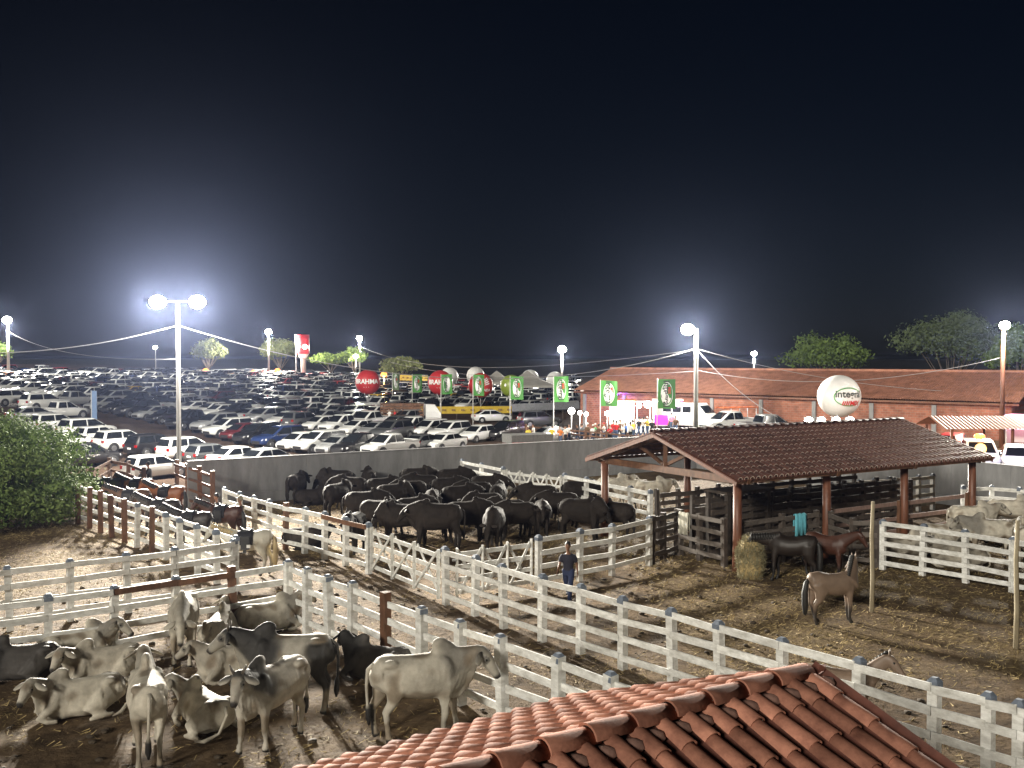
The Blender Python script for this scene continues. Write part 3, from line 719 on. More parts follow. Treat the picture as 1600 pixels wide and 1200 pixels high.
def poly2d(pts): return [(x, y, 0) for x, y in pts], [tuple(range(len(pts)))]
INKW = mat('white_print', (.78,.78,.76), .6, var=.06); INKK = mat('black_print', (.03,.035,.03), .6, var=.1)
INKR = mat('red_print', (.5,.02,.02), .6, var=.1); INKG = mat('green_print', (.05,.26,.06), .6, var=.1)
def letters(shapes, place, parent, name='lettering'):
    for k, (sh, dx, dy, lay, mt) in enumerate(shapes):
        m = MB(); m.add([place(x+dx, y+dy, lay) for x, y, z in sh[0]], sh[1]); m.build(name, mt, parent)

# ------------------------------------------------------------------ balloons
def balloon(px, py, rpx, Y, col, label, kind, stand=True, yaw=0.0):
    c = AT(px, py, Y); r = rpx*Y/F; z0 = T(c.x, Y)
    o = thing('advertising_balloon', label, 'balloon', (c.x, Y, z0), 0, 'advertising balloons'); h = c.z-z0
    m = MB(); ns = 24; rings = []
    for i in range(17):
        a = math.pi*(i*.998+.016)/16
        rings.append([(r*math.sin(a)*math.cos(2*math.pi*k/ns)*(1-.008*(k % 3 == 0)), r*math.sin(a)*math.sin(2*math.pi*k/ns)*(1-.008*(k % 3 == 0)), h+r*math.cos(a)) for k in range(ns)])
    m.loft(rings); m.build('envelope', mat('balloon_'+col[0], col[1], .42, var=.10, scale=.8), o, True)
    m = MB(); m.tube([((0,0,-.2),.07),((0,0,h-r+.05),.06)], 8); m.build('stand_pole', STEEL, o, True)
    for k in range(3):
        a = k*2.1; m = MB(); m.tube([((math.cos(a)*.05, math.sin(a)*.05, h-r-1.0),.03),((math.cos(a)*r*.5, math.sin(a)*r*.5, h-r*.84),.03)], 6); m.build('strut', STEEL, o, True)
    def pl(x, y, lay):
        a = x/r+yaw; e = y/r; rr = r*1.03+lay*.014
        return (rr*math.cos(e)*math.sin(a), -rr*math.cos(e)*math.cos(a), h+rr*math.sin(e))
    if kind == 'B': letters([(text2d('BRAHMA', r*.50, r*.014), 0, r*.05, 0, INKW), (text2d('*  *  *', r*.2), 0, -r*.42, 0, INKW)], pl, o)
    if kind == 'W':
        fe = [poly2d([(-.05*r, .05*r+.13*r*i), (.35*r-.03*r*i, .16*r+.16*r*i), (.38*r-.03*r*i, .25*r+.16*r*i), (-.02*r-.02*r*i, .14*r+.13*r*i)]) for i in range(4)]
        letters([(f_, .16*r, -.05*r, 0, INKW) for f_ in fe]+[(text2d('HONDA', r*.30, r*.01), .12*r, -.38*r, 0, INKW)], pl, o)
    if kind == 'I':
        letters([(ring2d(r*.72, r*.44, r*.045, 30, .5, 5.6), .06*r, 0, 0, INKG), (text2d('integral', r*.44, r*.008), .06*r, r*.12, 1, INKK), (text2d('MIX', r*.30, r*.012), r*.34, -r*.30, 1, INKR)]+
                [(poly2d([(0,0),(.05*r,0),(.10*r,.2*r),(.05*r,.2*r)]), -.30*r+k*.09*r, -.39*r, 1, INKR) for k in range(4)], pl, o)
    if kind == 'S': letters([(text2d('Skol', r*.5), -.1*r, 0, 0, INKW)], pl, o) if False else letters([(disc2d(r*.10, r*.14), -r*.55, r*.1, 0, INKW), (ring2d(r*.2, r*.13, r*.04), r*.1, -.3*r, 0, INKW)], pl, o)
    if kind == 'L': letters([(poly2d([(-.2*r,0),(.2*r,0),(.2*r,.07*r),(-.2*r,.07*r)]), .1*r, .15*r, 0, mat('grey_print', (.3,.32,.36), .6)), (poly2d([(-.15*r,0),(.15*r,0),(.15*r,.05*r),(-.15*r,.05*r)]), .1*r, -.15*r, 0, mat('blue_print', (.06,.1,.35), .6))], pl, o)
RED, WHT, OLV = ('red', (.46,.03,.035)), ('white', (.66,.66,.64)), ('olive', (.20,.27,.035))
balloon(575, 597, 19.5, 112, RED, 'round red balloon with white capital lettering, leftmost of the balloons', 'B')
balloon(688, 598, 19.5, 118, RED, 'round red balloon half covered by a green flag, second of the red balloons', 'B')
balloon(751, 602, 19.5, 116, RED, 'round red balloon with a white wing emblem behind a green flag', 'W', yaw=.25)
balloon(799, 603, 17.5, 117, OLV, 'olive green round balloon beside a green flag', 'S')
balloon(702, 588, 14, 160, WHT, 'white round balloon rising behind the second red balloon', 'L')
balloon(743, 587, 14, 160, WHT, 'white round balloon with a blue mark behind the winged red balloon', 'L')
balloon(828, 591, 13.5, 165, WHT, 'white round balloon standing alone left of the floodlight post', 'L')
balloon(867, 594, 13.5, 165, WHT, 'plain white round balloon partly behind a green flag, nearest the hall', 'L')
balloon(1311, 619, 33, 68, WHT, 'big white round balloon with dark lettering in front of the brick hall', 'I', yaw=.1)

# ------------------------------------------------------------------ flags
FLG = mat('flag_green', (.05,.22,.035), .6, var=.12, scale=2)
FLB = mat('flag_faded', (.13,.20,.10), .6, var=.2)
fl_lab = ['leftmost green flag, small and dull, right of the orange lamp','second green flag from the left, by the cattle truck','green flag standing in front of the second red balloon','green flag standing in front of the winged red balloon',
          'green flag standing in front of the olive balloon','green flag in front of the white balloon nearest the hall','green flag before the hall, left of the violet lamp','tall bright green flag before the hall, left of the cabled lamp post']
for k, (px, x1, yt, yb) in enumerate(((613,622,582,609),(644,657,585,613),(689,704,585,616),(739,754,585,618),(797,815,588,624),(865,885,588,628),(938,961,594,634),(1027,1052,592,638))):
    Y = 2.3*F/(yb-yt); c = AT(px, yt, Y); z0 = T(c.x, Y); h = c.z-z0; w = (x1-px)*Y/F*1.12; fh = 2.3
    o = thing('advertising_flag', fl_lab[k], 'flag', (c.x, Y, z0), 0, 'green flags on poles')
    m = MB(); m.tube([((0,0,-.2),.045),((0,0,h+.05),.035)], 8); m.build('flag_pole', mat('white_flag_pole', (.62,.62,.60), .5, var=.1), o, True)
    ph = random.uniform(0, 6)
    def pl(x, y, lay, w=w, fh=fh, h=h, ph=ph):      # x, y from the centre of the cloth
        u = x/w+.5; v_ = y/fh+.5
        return (.05+u*w, -.20*math.sin(u*6+ph+v_*2.4)*u-lay*.012, h-fh*(1-v_)-.10*u*u*math.sin(ph)-.02)
    m = MB(); nx_, ny_ = 8, 10; V = []
    for lay in (0, -1):
        for j in range(ny_+1):
            for i in range(nx_+1): V.append(pl((i/nx_-.5)*w, (j/ny_-.5)*fh, lay))
    nn_ = (nx_+1)*(ny_+1)
    for b0 in (0, nn_):
        m.add(V, [(b0+j*(nx_+1)+i, b0+j*(nx_+1)+i+1, b0+(j+1)*(nx_+1)+i+1, b0+(j+1)*(nx_+1)+i) for j in range(ny_) for i in range(nx_)])
    m.build('flag_cloth', FLB if k == 0 else FLG, o, True)
    rot = lambda sh: ([(y, -x, 0) for x, y, z in sh[0]], sh[1])
    letters([(rot(disc2d(fh*.40, w*.33)), 0, 0, .7, INKW), (rot(ring2d(fh*.37, w*.29, w*.05)), 0, 0, 1.4, INKG), (rot(text2d('integral', w*.50, .012)), -.04*w, 0, 2.1, INKK), (rot(text2d('MIX', w*.22, .01)), .13*w, .12*fh, 2.1, INKR)], pl, o)

# ------------------------------------------------------------------ water tower, banner, tent, stalls
c = AT(474, 560, 214); z0 = T(c.x, 214); wt = thing('water_tower', 'red cup shaped water tower on a white stem beyond the car park', 'water tower', (c.x, 214, z0))
zt0 = AT(474, 553, 214).z-z0; zt1 = AT(474, 523, 214).z-z0; k = 214/F
m = MB(); m.tube([((0,0,-.3),4.0*k),((0,0,zt0-1.2),4.0*k),((0,0,zt0),8.5*k)], 16); m.build('stem', CREAMW, wt, True)
m = MB(); m.tube([((0,0,zt0),9*k),((0,0,zt0+.05),9.2*k),((0,0,zt1),9.2*k)], 18); m.build('tank', mat('tank_red', (.55,.03,.04), .45, var=.12), wt, True)
for s_ in (.25,.5,.75):
    m = MB(); m.tube([((0,0,zt0+(zt1-zt0)*s_-.08),9.5*k),((0,0,zt0+(zt1-zt0)*s_+.08),9.5*k)], 18); m.build('hoop', mat('tank_red_dark', (.35,.02,.03), .5), wt, True)
m = MB()
for s_ in (-1, 1): m.tube([((-11.5*k,s_*.25,0),.06),((-11.5*k,s_*.25,zt1),.06)], 6)
for i in range(24): m.tube([((-11.5*k,-.25,i*zt1/24),.035),((-11.5*k,.25,i*zt1/24),.035)], 5)
m.build('ladder', STEEL, wt)
m = MB(); m.ball((5*k,-9.5*k-.3,AT(480,542,214).z-z0), .55, 12); m.build('red_lamp', emis('lit_white_red_lamp', (1,.5,.42), 18), wt, True)
ld = bpy.data.lights.new('tower_light', 'POINT'); ld.energy = 900; ld.color = (1,.35,.3); link('tower_light', ld, wt, (5*k, -9.5*k-1.6, AT(480,542,214).z-z0))
YEL = mat('yellow_banner', (.52,.36,.03), .6, var=.15)
def banner(px0, px1, py0, py1, Y, label, mt=YEL, h=.85):
    a, b_ = AT(px0, py0, Y), AT(px1, py1, Y+4); o = thing('rail_banner', label, 'banner', (a.x, a.y, T(a.x, a.y)))
    n = max(3, round((b_-a).length/2.5)); z0 = T(a.x, a.y)
    for i in range(n+1):
        p = a+(b_-a)*i/n; m = MB(); m.bar((p.x-a.x, p.y-a.y, -.3), (p.x-a.x, p.y-a.y, p.z-z0+.3), .08, .08); m.build('post', DARKW, o)
    m = MB(); m.bar((0,-.08,a.z-z0), (b_.x-a.x, b_.y-a.y-.08, b_.z-z0), .03, h); m.build('banner_cloth', mt, o)
    if mt is YEL:
        for i in range(n*2):
            p = (b_-a)*((i+.5)/(n*2)); m = MB(); m.bar((p.x-.4,p.y-.105,p.z+a.z-z0), (p.x+.4,p.y-.105,p.z+a.z-z0), .01, h*.28); m.build('print', mat('brown_print', (.2,.12,.02), .6), o)
banner(654, 800, 641, 640, 112, 'long yellow banner on a rail between the flags and the parked cars')
banner(625, 668, 590, 591, 180, 'small far yellow banner between the two left flags', h=1.0)
banner(800, 905, 637, 633, 108, 'dark rail with pale panels right of the yellow banner', mat('grey_banner', (.22,.23,.25), .6, var=.3))
def tent(px, Y, w, h, label, wallh=3.0):
    c = AT(px, 600, Y); z0 = T(c.x, Y); o = thing('tent', label, 'tent', (c.x, Y, z0))
    m = MB(); m.loft([[(-w,-w,wallh-.35),(w,-w,wallh-.35),(w,w,wallh-.35),(-w,w,wallh-.35)],[(-w,-w,wallh),(w,-w,wallh),(w,w,wallh),(-w,w,wallh)],[(-w*.45,-w*.45,wallh+h*.4),(w*.45,-w*.45,wallh+h*.4),(w*.45,w*.45,wallh+h*.4),(-w*.45,w*.45,wallh+h*.4)],[(-.05,-.05,wallh+h),(.05,-.05,wallh+h),(.05,.05,wallh+h),(-.05,.05,wallh+h)]])
    m.build('canopy', mat('grey_tent_cloth', (.30,.29,.26), .8, var=.2, scale=1), o)
    for sx in (-1, 1):
        for sy in (-1, 1):
            m = MB(); m.tube([((sx*w*.95, sy*w*.95, -.2), .07), ((sx*w*.95, sy*w*.95, wallh-.3), .07)], 8); m.build('tent_pole', STEEL, o, True)
tent(824, 150, 4.2, 2.2, 'grey pyramid tent behind the olive balloon')
tent(776, 165, 3.2, 1.9, 'smaller grey tent behind the winged red balloon')

def on(px, Y): c = AT(px, 600, Y); return Vector((c.x, Y, T(c.x, Y)))
hang = math.atan2(hd.y, hd.x)
# lit kiosk
p = on(972, 89); ks = thing('lit_kiosk', 'brightly lit open kiosk with an orange edged canopy before the brick hall', 'kiosk', p, -.15)
GREYP = mat('grey_panel', (.4,.4,.4), .6, var=.1)
m = MB(); m.box((0,1.0,1.5),(2.2,.06,3.0)); m.build('rear_panel', CREAMW, ks)
for s_ in (-1, 1): m = MB(); m.box((s_*1.1,0,1.5),(.06,2.0,3.0)); m.build('side_panel', CREAMW, ks)
m = MB(); m.box((0,-.9,.55),(2.1,.3,1.1)); m.build('counter', GREYP, ks)
m = MB(); m.box((0,-.1,3.12),(2.5,2.5,.2)); m.build('canopy', mat('orange_canopy', (.6,.22,.05), .6), ks)
m = MB(); m.box((0,-.2,2.75),(1.9,1.2,.12)); m.build('ceiling_lamp', emis('lit_white_panel', (1,.93,.82), 12), ks)
m = MB(); m.box((0,-1.37,3.12),(2.4,.02,.16)); m.build('lit_edge', emis('lit_orange_strip', (1,.5,.15), 4), ks)
def lamp_at(p, e, col=(1,.93,.82), r=.3, parent=None):
    ld = bpy.data.lights.new('stall_light', 'POINT'); ld.energy = e; ld.color = col; ld.shadow_soft_size = r; return link('stall_light', ld, parent, p)
lamp_at((0,-.3,2.45), 420, parent=ks); lamp_at((0,-2.4,2.9), 630, parent=ks)
# drinks counter
p = on(1006, 88); kd = thing('drinks_stall', 'cream stall with a round lamp beside the bright kiosk', 'stall', p, -.1)
m = MB(); m.box((0,0,.6),(1.5,.8,1.2)); m.build('counter', CREAMW, kd)
m = MB(); m.box((-.6,.4,1.4),(.1,.1,2.8)); m.box((.6,.4,1.4),(.1,.1,2.8)); m.build('uprights', GREYP, kd)
m = MB(); m.box((0,.1,2.85),(1.7,1.2,.1)); m.build('awning', GREYP, kd)
m = MB(); m.ball((.35,-.4,2.6),.34,12); m.ball((-.45,-.4,2.5),.24,12); m.build('round_lamps', WBULB, kd, True); lamp_at((.2,-.9,2.2), 315, parent=kd)
# pink food trailer
p = on(1043, 87.5); kp = thing('food_trailer', 'magenta and white food trailer with its serving hatch lit', 'food trailer', p, -.08)
MAG = mat('magenta_panel', (.55,.02,.30), .5, var=.1)
m = MB(); m.box((0,-.75,.95),(2.5,.06,.9)); m.build('lower_panel', MAG, kp)
m = MB(); m.box((0,.75,1.55),(2.5,.06,2.3)); m.build('rear_panel', CREAMW, kp)
for s_ in (-1, 1): m = MB(); m.box((s_*1.27,0,1.55),(.06,1.6,2.3)); m.build('side_panel', MAG if s_ > 0 else CREAMW, kp)
m = MB(); m.box((0,0,2.75),(2.7,1.75,.12)); m.build('roof', CREAMW, kp); m = MB(); m.box((0,0,.45),(2.5,1.5,.08)); m.build('floor', GREYP, kp)
m = MB(); m.box((0,0,2.6),(2.0,.5,.08)); m.build('ceiling_lamp', MATS['lit_white_panel'], kp); lamp_at((0,-.1,2.3), 315, (1,.8,.9), parent=kp); lamp_at((.1,-1.8,2.4), 315, (1,.75,.9), parent=kp)
for s_ in (-.5,.5):
    m = MB(); m.tube([((s_,-.72,.3),.3),((s_,-.55,.3),.3)], 12); m.build('wheel', RUBBER, kp, True)
# bulbs on thin posts
for (px, py, Y, r, lab) in ((893,642,86,.30,'bright round lamp on a thin post left of the stalls'),(906,645,92,.2,'small round lamp right of the bright post lamp, left of a pair'),(916,647,92,.2,'small round lamp right of the bright post lamp, right of a pair'),(949,646,90,.24,'small round lamp just left of the bright kiosk')):
    c = AT(px, py, Y); z0 = T(c.x, Y); o = thing('post_lamp', lab, 'lamp', (c.x, Y, z0))
    m = MB(); m.tube([((0,0,-.2),.05),((0,0,c.z-z0-r*.7),.04)], 8); m.build('post', STEEL, o, True)
    m = MB(); m.ball((0,0,c.z-z0),r,14); m.build('globe', WBULB, o, True); lamp_at((0,-r-.3,c.z-z0), 280, parent=o)
# four work lights on a low trailer below the big balloon
p = on(1298, 62); o = thing('light_trailer', 'row of four blazing work lights on a low rig below the big white balloon', 'light rig', p)
xs = [(1265-1298)*62/F, (1285-1298)*62/F, (1308-1298)*62/F, (1330-1298)*62/F]; hz = AT(1298, 657, 62).z-p.z
m = MB(); m.box((0,.4,hz-.9),(4.6,1.2,.18)); m.build('deck', GREYP, o)
m = MB(); m.box((-1.4,.4,hz-1.35),(.3,.9,.9)); m.box((1.4,.4,hz-1.35),(.3,.9,.9)); m.box((0,.4,(hz-1.6)/2-.1),(3.4,.8,hz-1.4)); m.build('chassis', BLACKP, o)
for x in xs:
    m = MB(); m.tube([((x,.3,hz-.85),.04),((x,.3,hz-.1),.04)], 6); m.build('lamp_stand', STEEL, o)
    m = MB(); m.box((x,.25,hz),(.5,.16,.4)); h_ = m.build('lamp_head', BLACKP, o)
    m = MB(); m.ball((x,.12,hz),(.27,.14,.22),12); m.build('lamp_glass', LBULB, h_, True)
    lamp_at((x,-.35,hz+.1), 315, parent=o)
# canopy at the right with flashing vehicle lamps
p = G(1545, 735, -.3); p = on(1540,56); cn = thing('tiled_canopy', 'small tiled canopy on posts at the right edge over parked vehicles', 'canopy', p)
zt_ = AT(1540, 668, 56).z-p.z; m = MB(); rows = []
for k in range(61):
    x = -2.9+k*.12; dz = .03*(1 if k % 2 else -1); rows.append([(x, -1.2, zt_+dz), (x, .9, zt_+.62+dz), (x, 3.0, zt_+dz)])
for a, b_ in zip(rows[:-1], rows[1:]): m.add([*a, *b_], [(0,3,4,1),(1,4,5,2)])
m.build('tiled_roof', mat('pale_terracotta', (.30,.135,.085), .7, var=.35, scale=3), cn)
for x in (-2.3, 1.2, 4.0):
    for y in (-.8, 2.6): m = MB(); m.tube([((x,y,-.3),.10),((x,y,zt_),.09)], 8); m.build('post', LOG, cn, True)

# ------------------------------------------------------------------ vehicles (nose towards local +x)
SPEC = {   # lower body stations (x, bottom, top, half width); cabin: rear foot, rear top, front top, front foot, belt, roof, half widths
 'hatch': dict(st=[(-1.92,.42,.80,.62),(-1.86,.30,.93,.76),(-1.5,.24,.97,.83),(0,.22,.93,.85),(1.1,.23,.90,.83),(1.6,.26,.82,.78),(1.86,.32,.70,.66),(1.93,.40,.62,.55)], cab=(-1.84,-1.50,.08,1.18,.90,1.48,.79,.61), wx=(-1.25,1.22), wr=.30),
 'sedan': dict(st=[(-2.22,.42,.82,.64),(-2.15,.30,.95,.78),(-1.6,.24,.98,.86),(0,.22,.92,.87),(1.2,.23,.90,.86),(1.8,.26,.82,.80),(2.14,.32,.70,.68),(2.22,.40,.62,.55)], cab=(-1.86,-.95,.22,1.34,.91,1.44,.80,.60), wx=(-1.38,1.40), wr=.32),
 'suv': dict(st=[(-2.30,.48,.88,.70),(-2.24,.36,1.06,.85),(-1.8,.30,1.12,.92),(0,.28,1.08,.93),(1.2,.29,1.07,.92),(1.85,.32,1.00,.87),(2.2,.38,.86,.76),(2.30,.46,.74,.62)], cab=(-2.22,-1.92,.12,1.28,1.06,1.73,.86,.68), wx=(-1.42,1.45), wr=.37),
 'pickup': dict(st=[(-2.62,.50,.95,.82),(-2.58,.42,1.06,.88),(-1.8,.36,1.08,.92),(-.4,.34,1.08,.93),(1.3,.34,1.08,.92),(2.1,.36,1.02,.88),(2.5,.42,.88,.78),(2.62,.50,.76,.64)], cab=(-.98,-.72,.42,1.50,1.07,1.78,.86,.68), wx=(-1.65,1.68), wr=.39),
}
def sec(x, zb, zt, hw):
    h = zt-zb
    half = [(hw*.80, zb), (hw*.97, zb+h*.22), (hw, zb+h*.55), (hw*.96, zt-h*.10), (hw*.86, zt)]
    return [(x, y, z) for y, z in half]+[(x, -y, z) for y, z in reversed(half)]
def cab_xy(c, z):
    t = (z-c[4])/(c[5]-c[4]); return c[0]+(c[1]-c[0])*t, c[3]+(c[2]-c[3])*t, c[6]+(c[7]-c[6])*t
def vehicle(kind):
    """part name -> list of (mesh builder, material or None for the paint)"""
    s = SPEC[kind]; c = s['cab']; P = []
    b = MB(); b.loft([sec(*q) for q in s['st']])
    loops = []
    for z, ins in ((c[4]-.12, 0), (c[4]+.02, 0), (c[5]-.10, 0), (c[5]-.02, .05), (c[5], .16)):
        xr, xf, hw = cab_xy(c, z); k = .12; xr += ins; xf -= ins; hw -= ins*.8
        loops.append([(xf, hw-k, z), (xf-k, hw, z), (xr+k, hw, z), (xr, hw-k, z), (xr, -hw+k, z), (xr+k, -hw, z), (xf-k, -hw, z), (xf, -hw+k, z)])
    b.loft(loops)
    if kind == 'pickup':
        for y in (-.84, .84): b.box((-1.78, y, 1.12), (1.62, .09, .10))
        b.box((-2.56, 0, 1.12), (.08, 1.66, .10))
    P.append(('body', b, None))
    if kind == 'pickup':
        q = MB(); q.box((-1.78, 0, 1.095), (1.5, 1.56, .03)); P.append(('bed_cover', q, BLACKP))
    z0, z1 = c[4]+.06, c[5]-.11; e = .012
    def strip(f):
        xr0, xf0, w0 = cab_xy(c, z0); xr1, xf1, w1 = cab_xy(c, z1)
        return xr0, xf0, w0, xr1, xf1, w1
    xr0, xf0, w0, xr1, xf1, w1 = strip(0)
    def pane(V):
        q = MB(); n = (Vector(V[1])-Vector(V[0])).cross(Vector(V[3])-Vector(V[0])).normalized()
        ctr = sum((Vector(v) for v in V), Vector())/4
        if n.dot(ctr-Vector(((xr0+xf0)/2, 0, z0))) < 0: n = -n
        q.loft([[Vector(v)+n*.001 for v in V], [Vector(v)+n*e for v in V]]); return q
    P.append(('windscreen', pane([(xf0+.004, -w0+.14, z0), (xf0+.004, w0-.14, z0), (xf1+.004, w1-.13, z1), (xf1+.004, -w1+.13, z1)]), GLASS))
    P.append(('rear_window', pane([(xr0-.004, -w0+.16, z0+.03), (xr0-.004, w0-.16, z0+.03), (xr1-.004, w1-.14, z1), (xr1-.004, -w1+.14, z1)]), GLASS))
    xm = (xr0+xf0)/2-.1
    for sy in (-1, 1):
        a0, a1 = xr0+.16, xr1+.14; b0, b1 = xf0-.22, xf1-.15
        P.append(('side_window', pane([(a0, sy*(w0+.003), z0), (xm-.05, sy*(w0+.003), z0), (xm-.05, sy*(w1+.003), z1), (a1, sy*(w1+.003), z1)]), GLASS))
        P.append(('side_window', pane([(xm+.05, sy*(w0+.003), z0), (b0, sy*(w0+.003), z0), (b1, sy*(w1+.003), z1), (xm+.05, sy*(w1+.003), z1)]), GLASS))
    hw = s['st'][3][3]
    for x in s['wx']:
        for sy in (-1, 1):
            q = MB(); r = s['wr']; q.tube([((x, sy*(hw-.25), r+.02), r*1.17), ((x, sy*(hw+.004), r+.02), r*1.17)], 16); P.append(('wheel_arch', q, BLACKP))
    for x in s['wx']:
        for sy in (-1, 1):
            q = MB(); r = s['wr']; q.tube([((x, sy*(hw-.22), r), r*.97), ((x, sy*(hw-.18), r), r), ((x, sy*(hw+.0), r), r), ((x, sy*(hw+.02), r), r*.93)], 16); P.append(('wheel', q, RUBBER))
            q = MB(); q.tube([((x, sy*(hw+.012), r), r*.62), ((x, sy*(hw+.032), r), r*.56)], 10)
            P.append(('rim', q, RIM))
    f, r_ = s['st'][-2], s['st'][1]
    for sy in (-1, 1):
        q = MB(); q.loft([[(f[0]-.30, sy*(f[3]+.10), f[2]-.02), (f[0]+.01, sy*(f[3]-.10), f[2]-.04), (f[0]+.03, sy*(f[3]-.12), f[2]-.17), (f[0]-.26, sy*(f[3]+.11), f[2]-.15)],
                          [(f[0]-.30, sy*(f[3]+.04), f[2]-.02), (f[0]-.05, sy*(f[3]-.24), f[2]-.04), (f[0]-.05, sy*(f[3]-.24), f[2]-.17), (f[0]-.26, sy*(f[3]+.04), f[2]-.15)]]); P.append(('headlight', q, HEADL))
        q = MB(); q.box((r_[0]-.015, sy*(r_[3]-.13), r_[2]-.15), (.10, .24, .20)); P.append(('tail_light', q, TAILL))
        xr, xf, w = cab_xy(c, c[4]+.1); q = MB(); q.box((xf-.28, sy*(w+.09), c[4]+.10), (.12,.17,.12)); P.append(('mirror', q, BLACKP))
    q = MB(); q.box((s['st'][-1][0]-.02, 0, f[1]+.16), (.08, f[3]*1.25, .22)); P.append(('grille', q, BLACKP))
    q = MB(); q.box((s['st'][0][0]+.02, 0, r_[1]+.12), (.08, r_[3]*1.4, .12)); P.append(('rear_bumper', q, BLACKP))
    q = MB(); q.box((s['st'][0][0]-.01, 0, r_[1]+.36), (.03, .40, .13)); P.append(('number_plate', q, INKW))
    return P
SMOOTH_PARTS = ('wheel',)
FULL, MERGED = {}, {}
for kd_ in SPEC:
    P = vehicle(kd_)
    for nm, q, mt in P: pass
    FULL[kd_] = [(nm, q.mesh(nm, [mt or PAINT['white']], nm in SMOOTH_PARTS), mt is None) for nm, q, mt in P]
    mm = MB(); ms = [PAINT['white'], GLASS, RUBBER, HEADL, TAILL, BLACKP]
    for nm, q, mt in P:
        if nm in ('rim', 'mirror', 'number_plate', 'bed_cover', 'wheel_arch'): continue
        mm.add(q.v, q.f, 0 if mt is None else ms.index(mt))
    MERGED[kd_] = mm.mesh('car_body', ms)
    for me in [MERGED[kd_]]+[q[1] for q in FULL[kd_] if q[0] == 'body']:
        me.polygons.foreach_set('use_smooth', [True]*len(me.polygons)); me.set_sharp_from_angle(angle=R(38))
KN = {'hatch':'hatchback','sedan':'sedan','suv':'SUV','pickup':'pickup'}
def put_car(kind, colour, loc, head, label, group, full):
    sc_ = random.uniform(.98, 1.05)
    if full:
        o = thing('parked_car' if kind != 'pickup' else 'parked_pickup', label, 'car' if kind != 'pickup' else 'pickup', loc, head, group)
        last = None
        for nm, me, paint in FULL[kind]:
            q = link(nm, me, last if nm == 'rim' else o)
            if nm == 'wheel': last = q
            if paint: flat_mat(q, PAINT[colour])
    else:
        o = link('parked_car' if kind != 'pickup' else 'parked_pickup', MERGED[kind], None, loc, head)
        tag(o, label, 'car' if kind != 'pickup' else 'pickup', group); flat_mat(o, PAINT[colour])
    o.scale = (sc_, sc_, sc_); return o
AX = math.atan2(.835, .55)                # direction the bays point in
NEAR = [  # px, py on the ground, kind, colour, nose away (1) or towards (-1), row
 (130,731,'pickup','black',1,0),(243,747,'hatch','white',1,0),(105,708,'suv','white',1,0),
 (88,676,'suv','white',1,1),(137,686,'suv','white',1,1),(155,694,'hatch','white',1,1),(194,705,'suv','white',1,1),(243,712,'suv','black',1,1),(295,718,'suv','white',1,1),(332,725,'hatch','grey',1,1),(374,730,'sedan','white',1,1),(420,733,'sedan','silver',1,1),
 (52,660,'sedan','silver',1,2),(96,655,'pickup','white',1,2),
 (166,642,'sedan','silver',-1,3),(191,646,'sedan','black',-1,3),(215,651,'suv','black',-1,3),(241,656,'sedan','silver',-1,3),(263,661,'sedan','black',-1,3),(300,670,'pickup','black',-1,3),(336,676,'suv','silver',-1,3),(357,683,'suv','white',-1,3),(377,688,'hatch','maroon',-1,3),(403,693,'suv','black',-1,3),(436,699,'suv','blue',-1,3),(466,704,'hatch','white',-1,3),(499,707,'suv','white',-1,3),(531,710,'sedan','silver',-1,3),(564,712,'pickup','black',-1,3),(609,712,'pickup','white',-1,3),(655,706,'sedan','grey',-1,3),(694,704,'sedan','white',-1,3),
 (395,634,'sedan','black',-1,4),(414,641,'sedan','black',-1,4),(432,650,'sedan','black',-1,4),(454,656,'sedan','black',-1,4),(480,660,'sedan','grey',-1,4),(509,663,'sedan','silver',-1,4),(530,666,'hatch','grey',-1,4),(549,669,'suv','white',-1,4),(578,671,'pickup','white',-1,4),(618,678,'suv','grey',-1,4),(645,680,'pickup','white',-1,4),(671,684,'suv','white',-1,4),(703,688,'suv','white',-1,4),(746,690,'hatch','white',-1,4),(790,687,'suv','black',-1,4),
 (115,636,'pickup','silver',1,5),(70,641,'suv','white',1,5),(20,634,'suv','white',1,5),(768,660,'sedan','white',.35,6),(843,667,'suv','grey',.3,6),(868,692,'sedan','silver',.3,6),
]
ROWN = ['row nearest the wall end','second row behind the wall end','short row beside the left tree','long row behind the concrete wall','row in front of the flags','row beside the blue sign post','open ground by the flags']
occ = []; cnt_ = {}
for (px, py, kd_, col_, nose, row) in sorted(NEAR, key=lambda q: (q[5], q[0])):
    p = GT(px, py); k = (row, kd_, col_); cnt_[k] = cnt_.get(k, 0)+1
    tot = sum(1 for q in NEAR if (q[5], q[2], q[3]) == k)
    wh = '' if tot == 1 else f', {ordn(cnt_[k]-1)} such from the left'
    a = AX+random.uniform(-.07, .07)+(math.pi if nose == -1 else 0)
    if abs(nose) < 1: a = random.choice((.35, .5))
    put_car(kd_, col_, p, a, f'{col_} {KN[kd_]} parked in the {ROWN[row]}{wh}', 'cars parked on the dirt car park', True); occ.append(p)
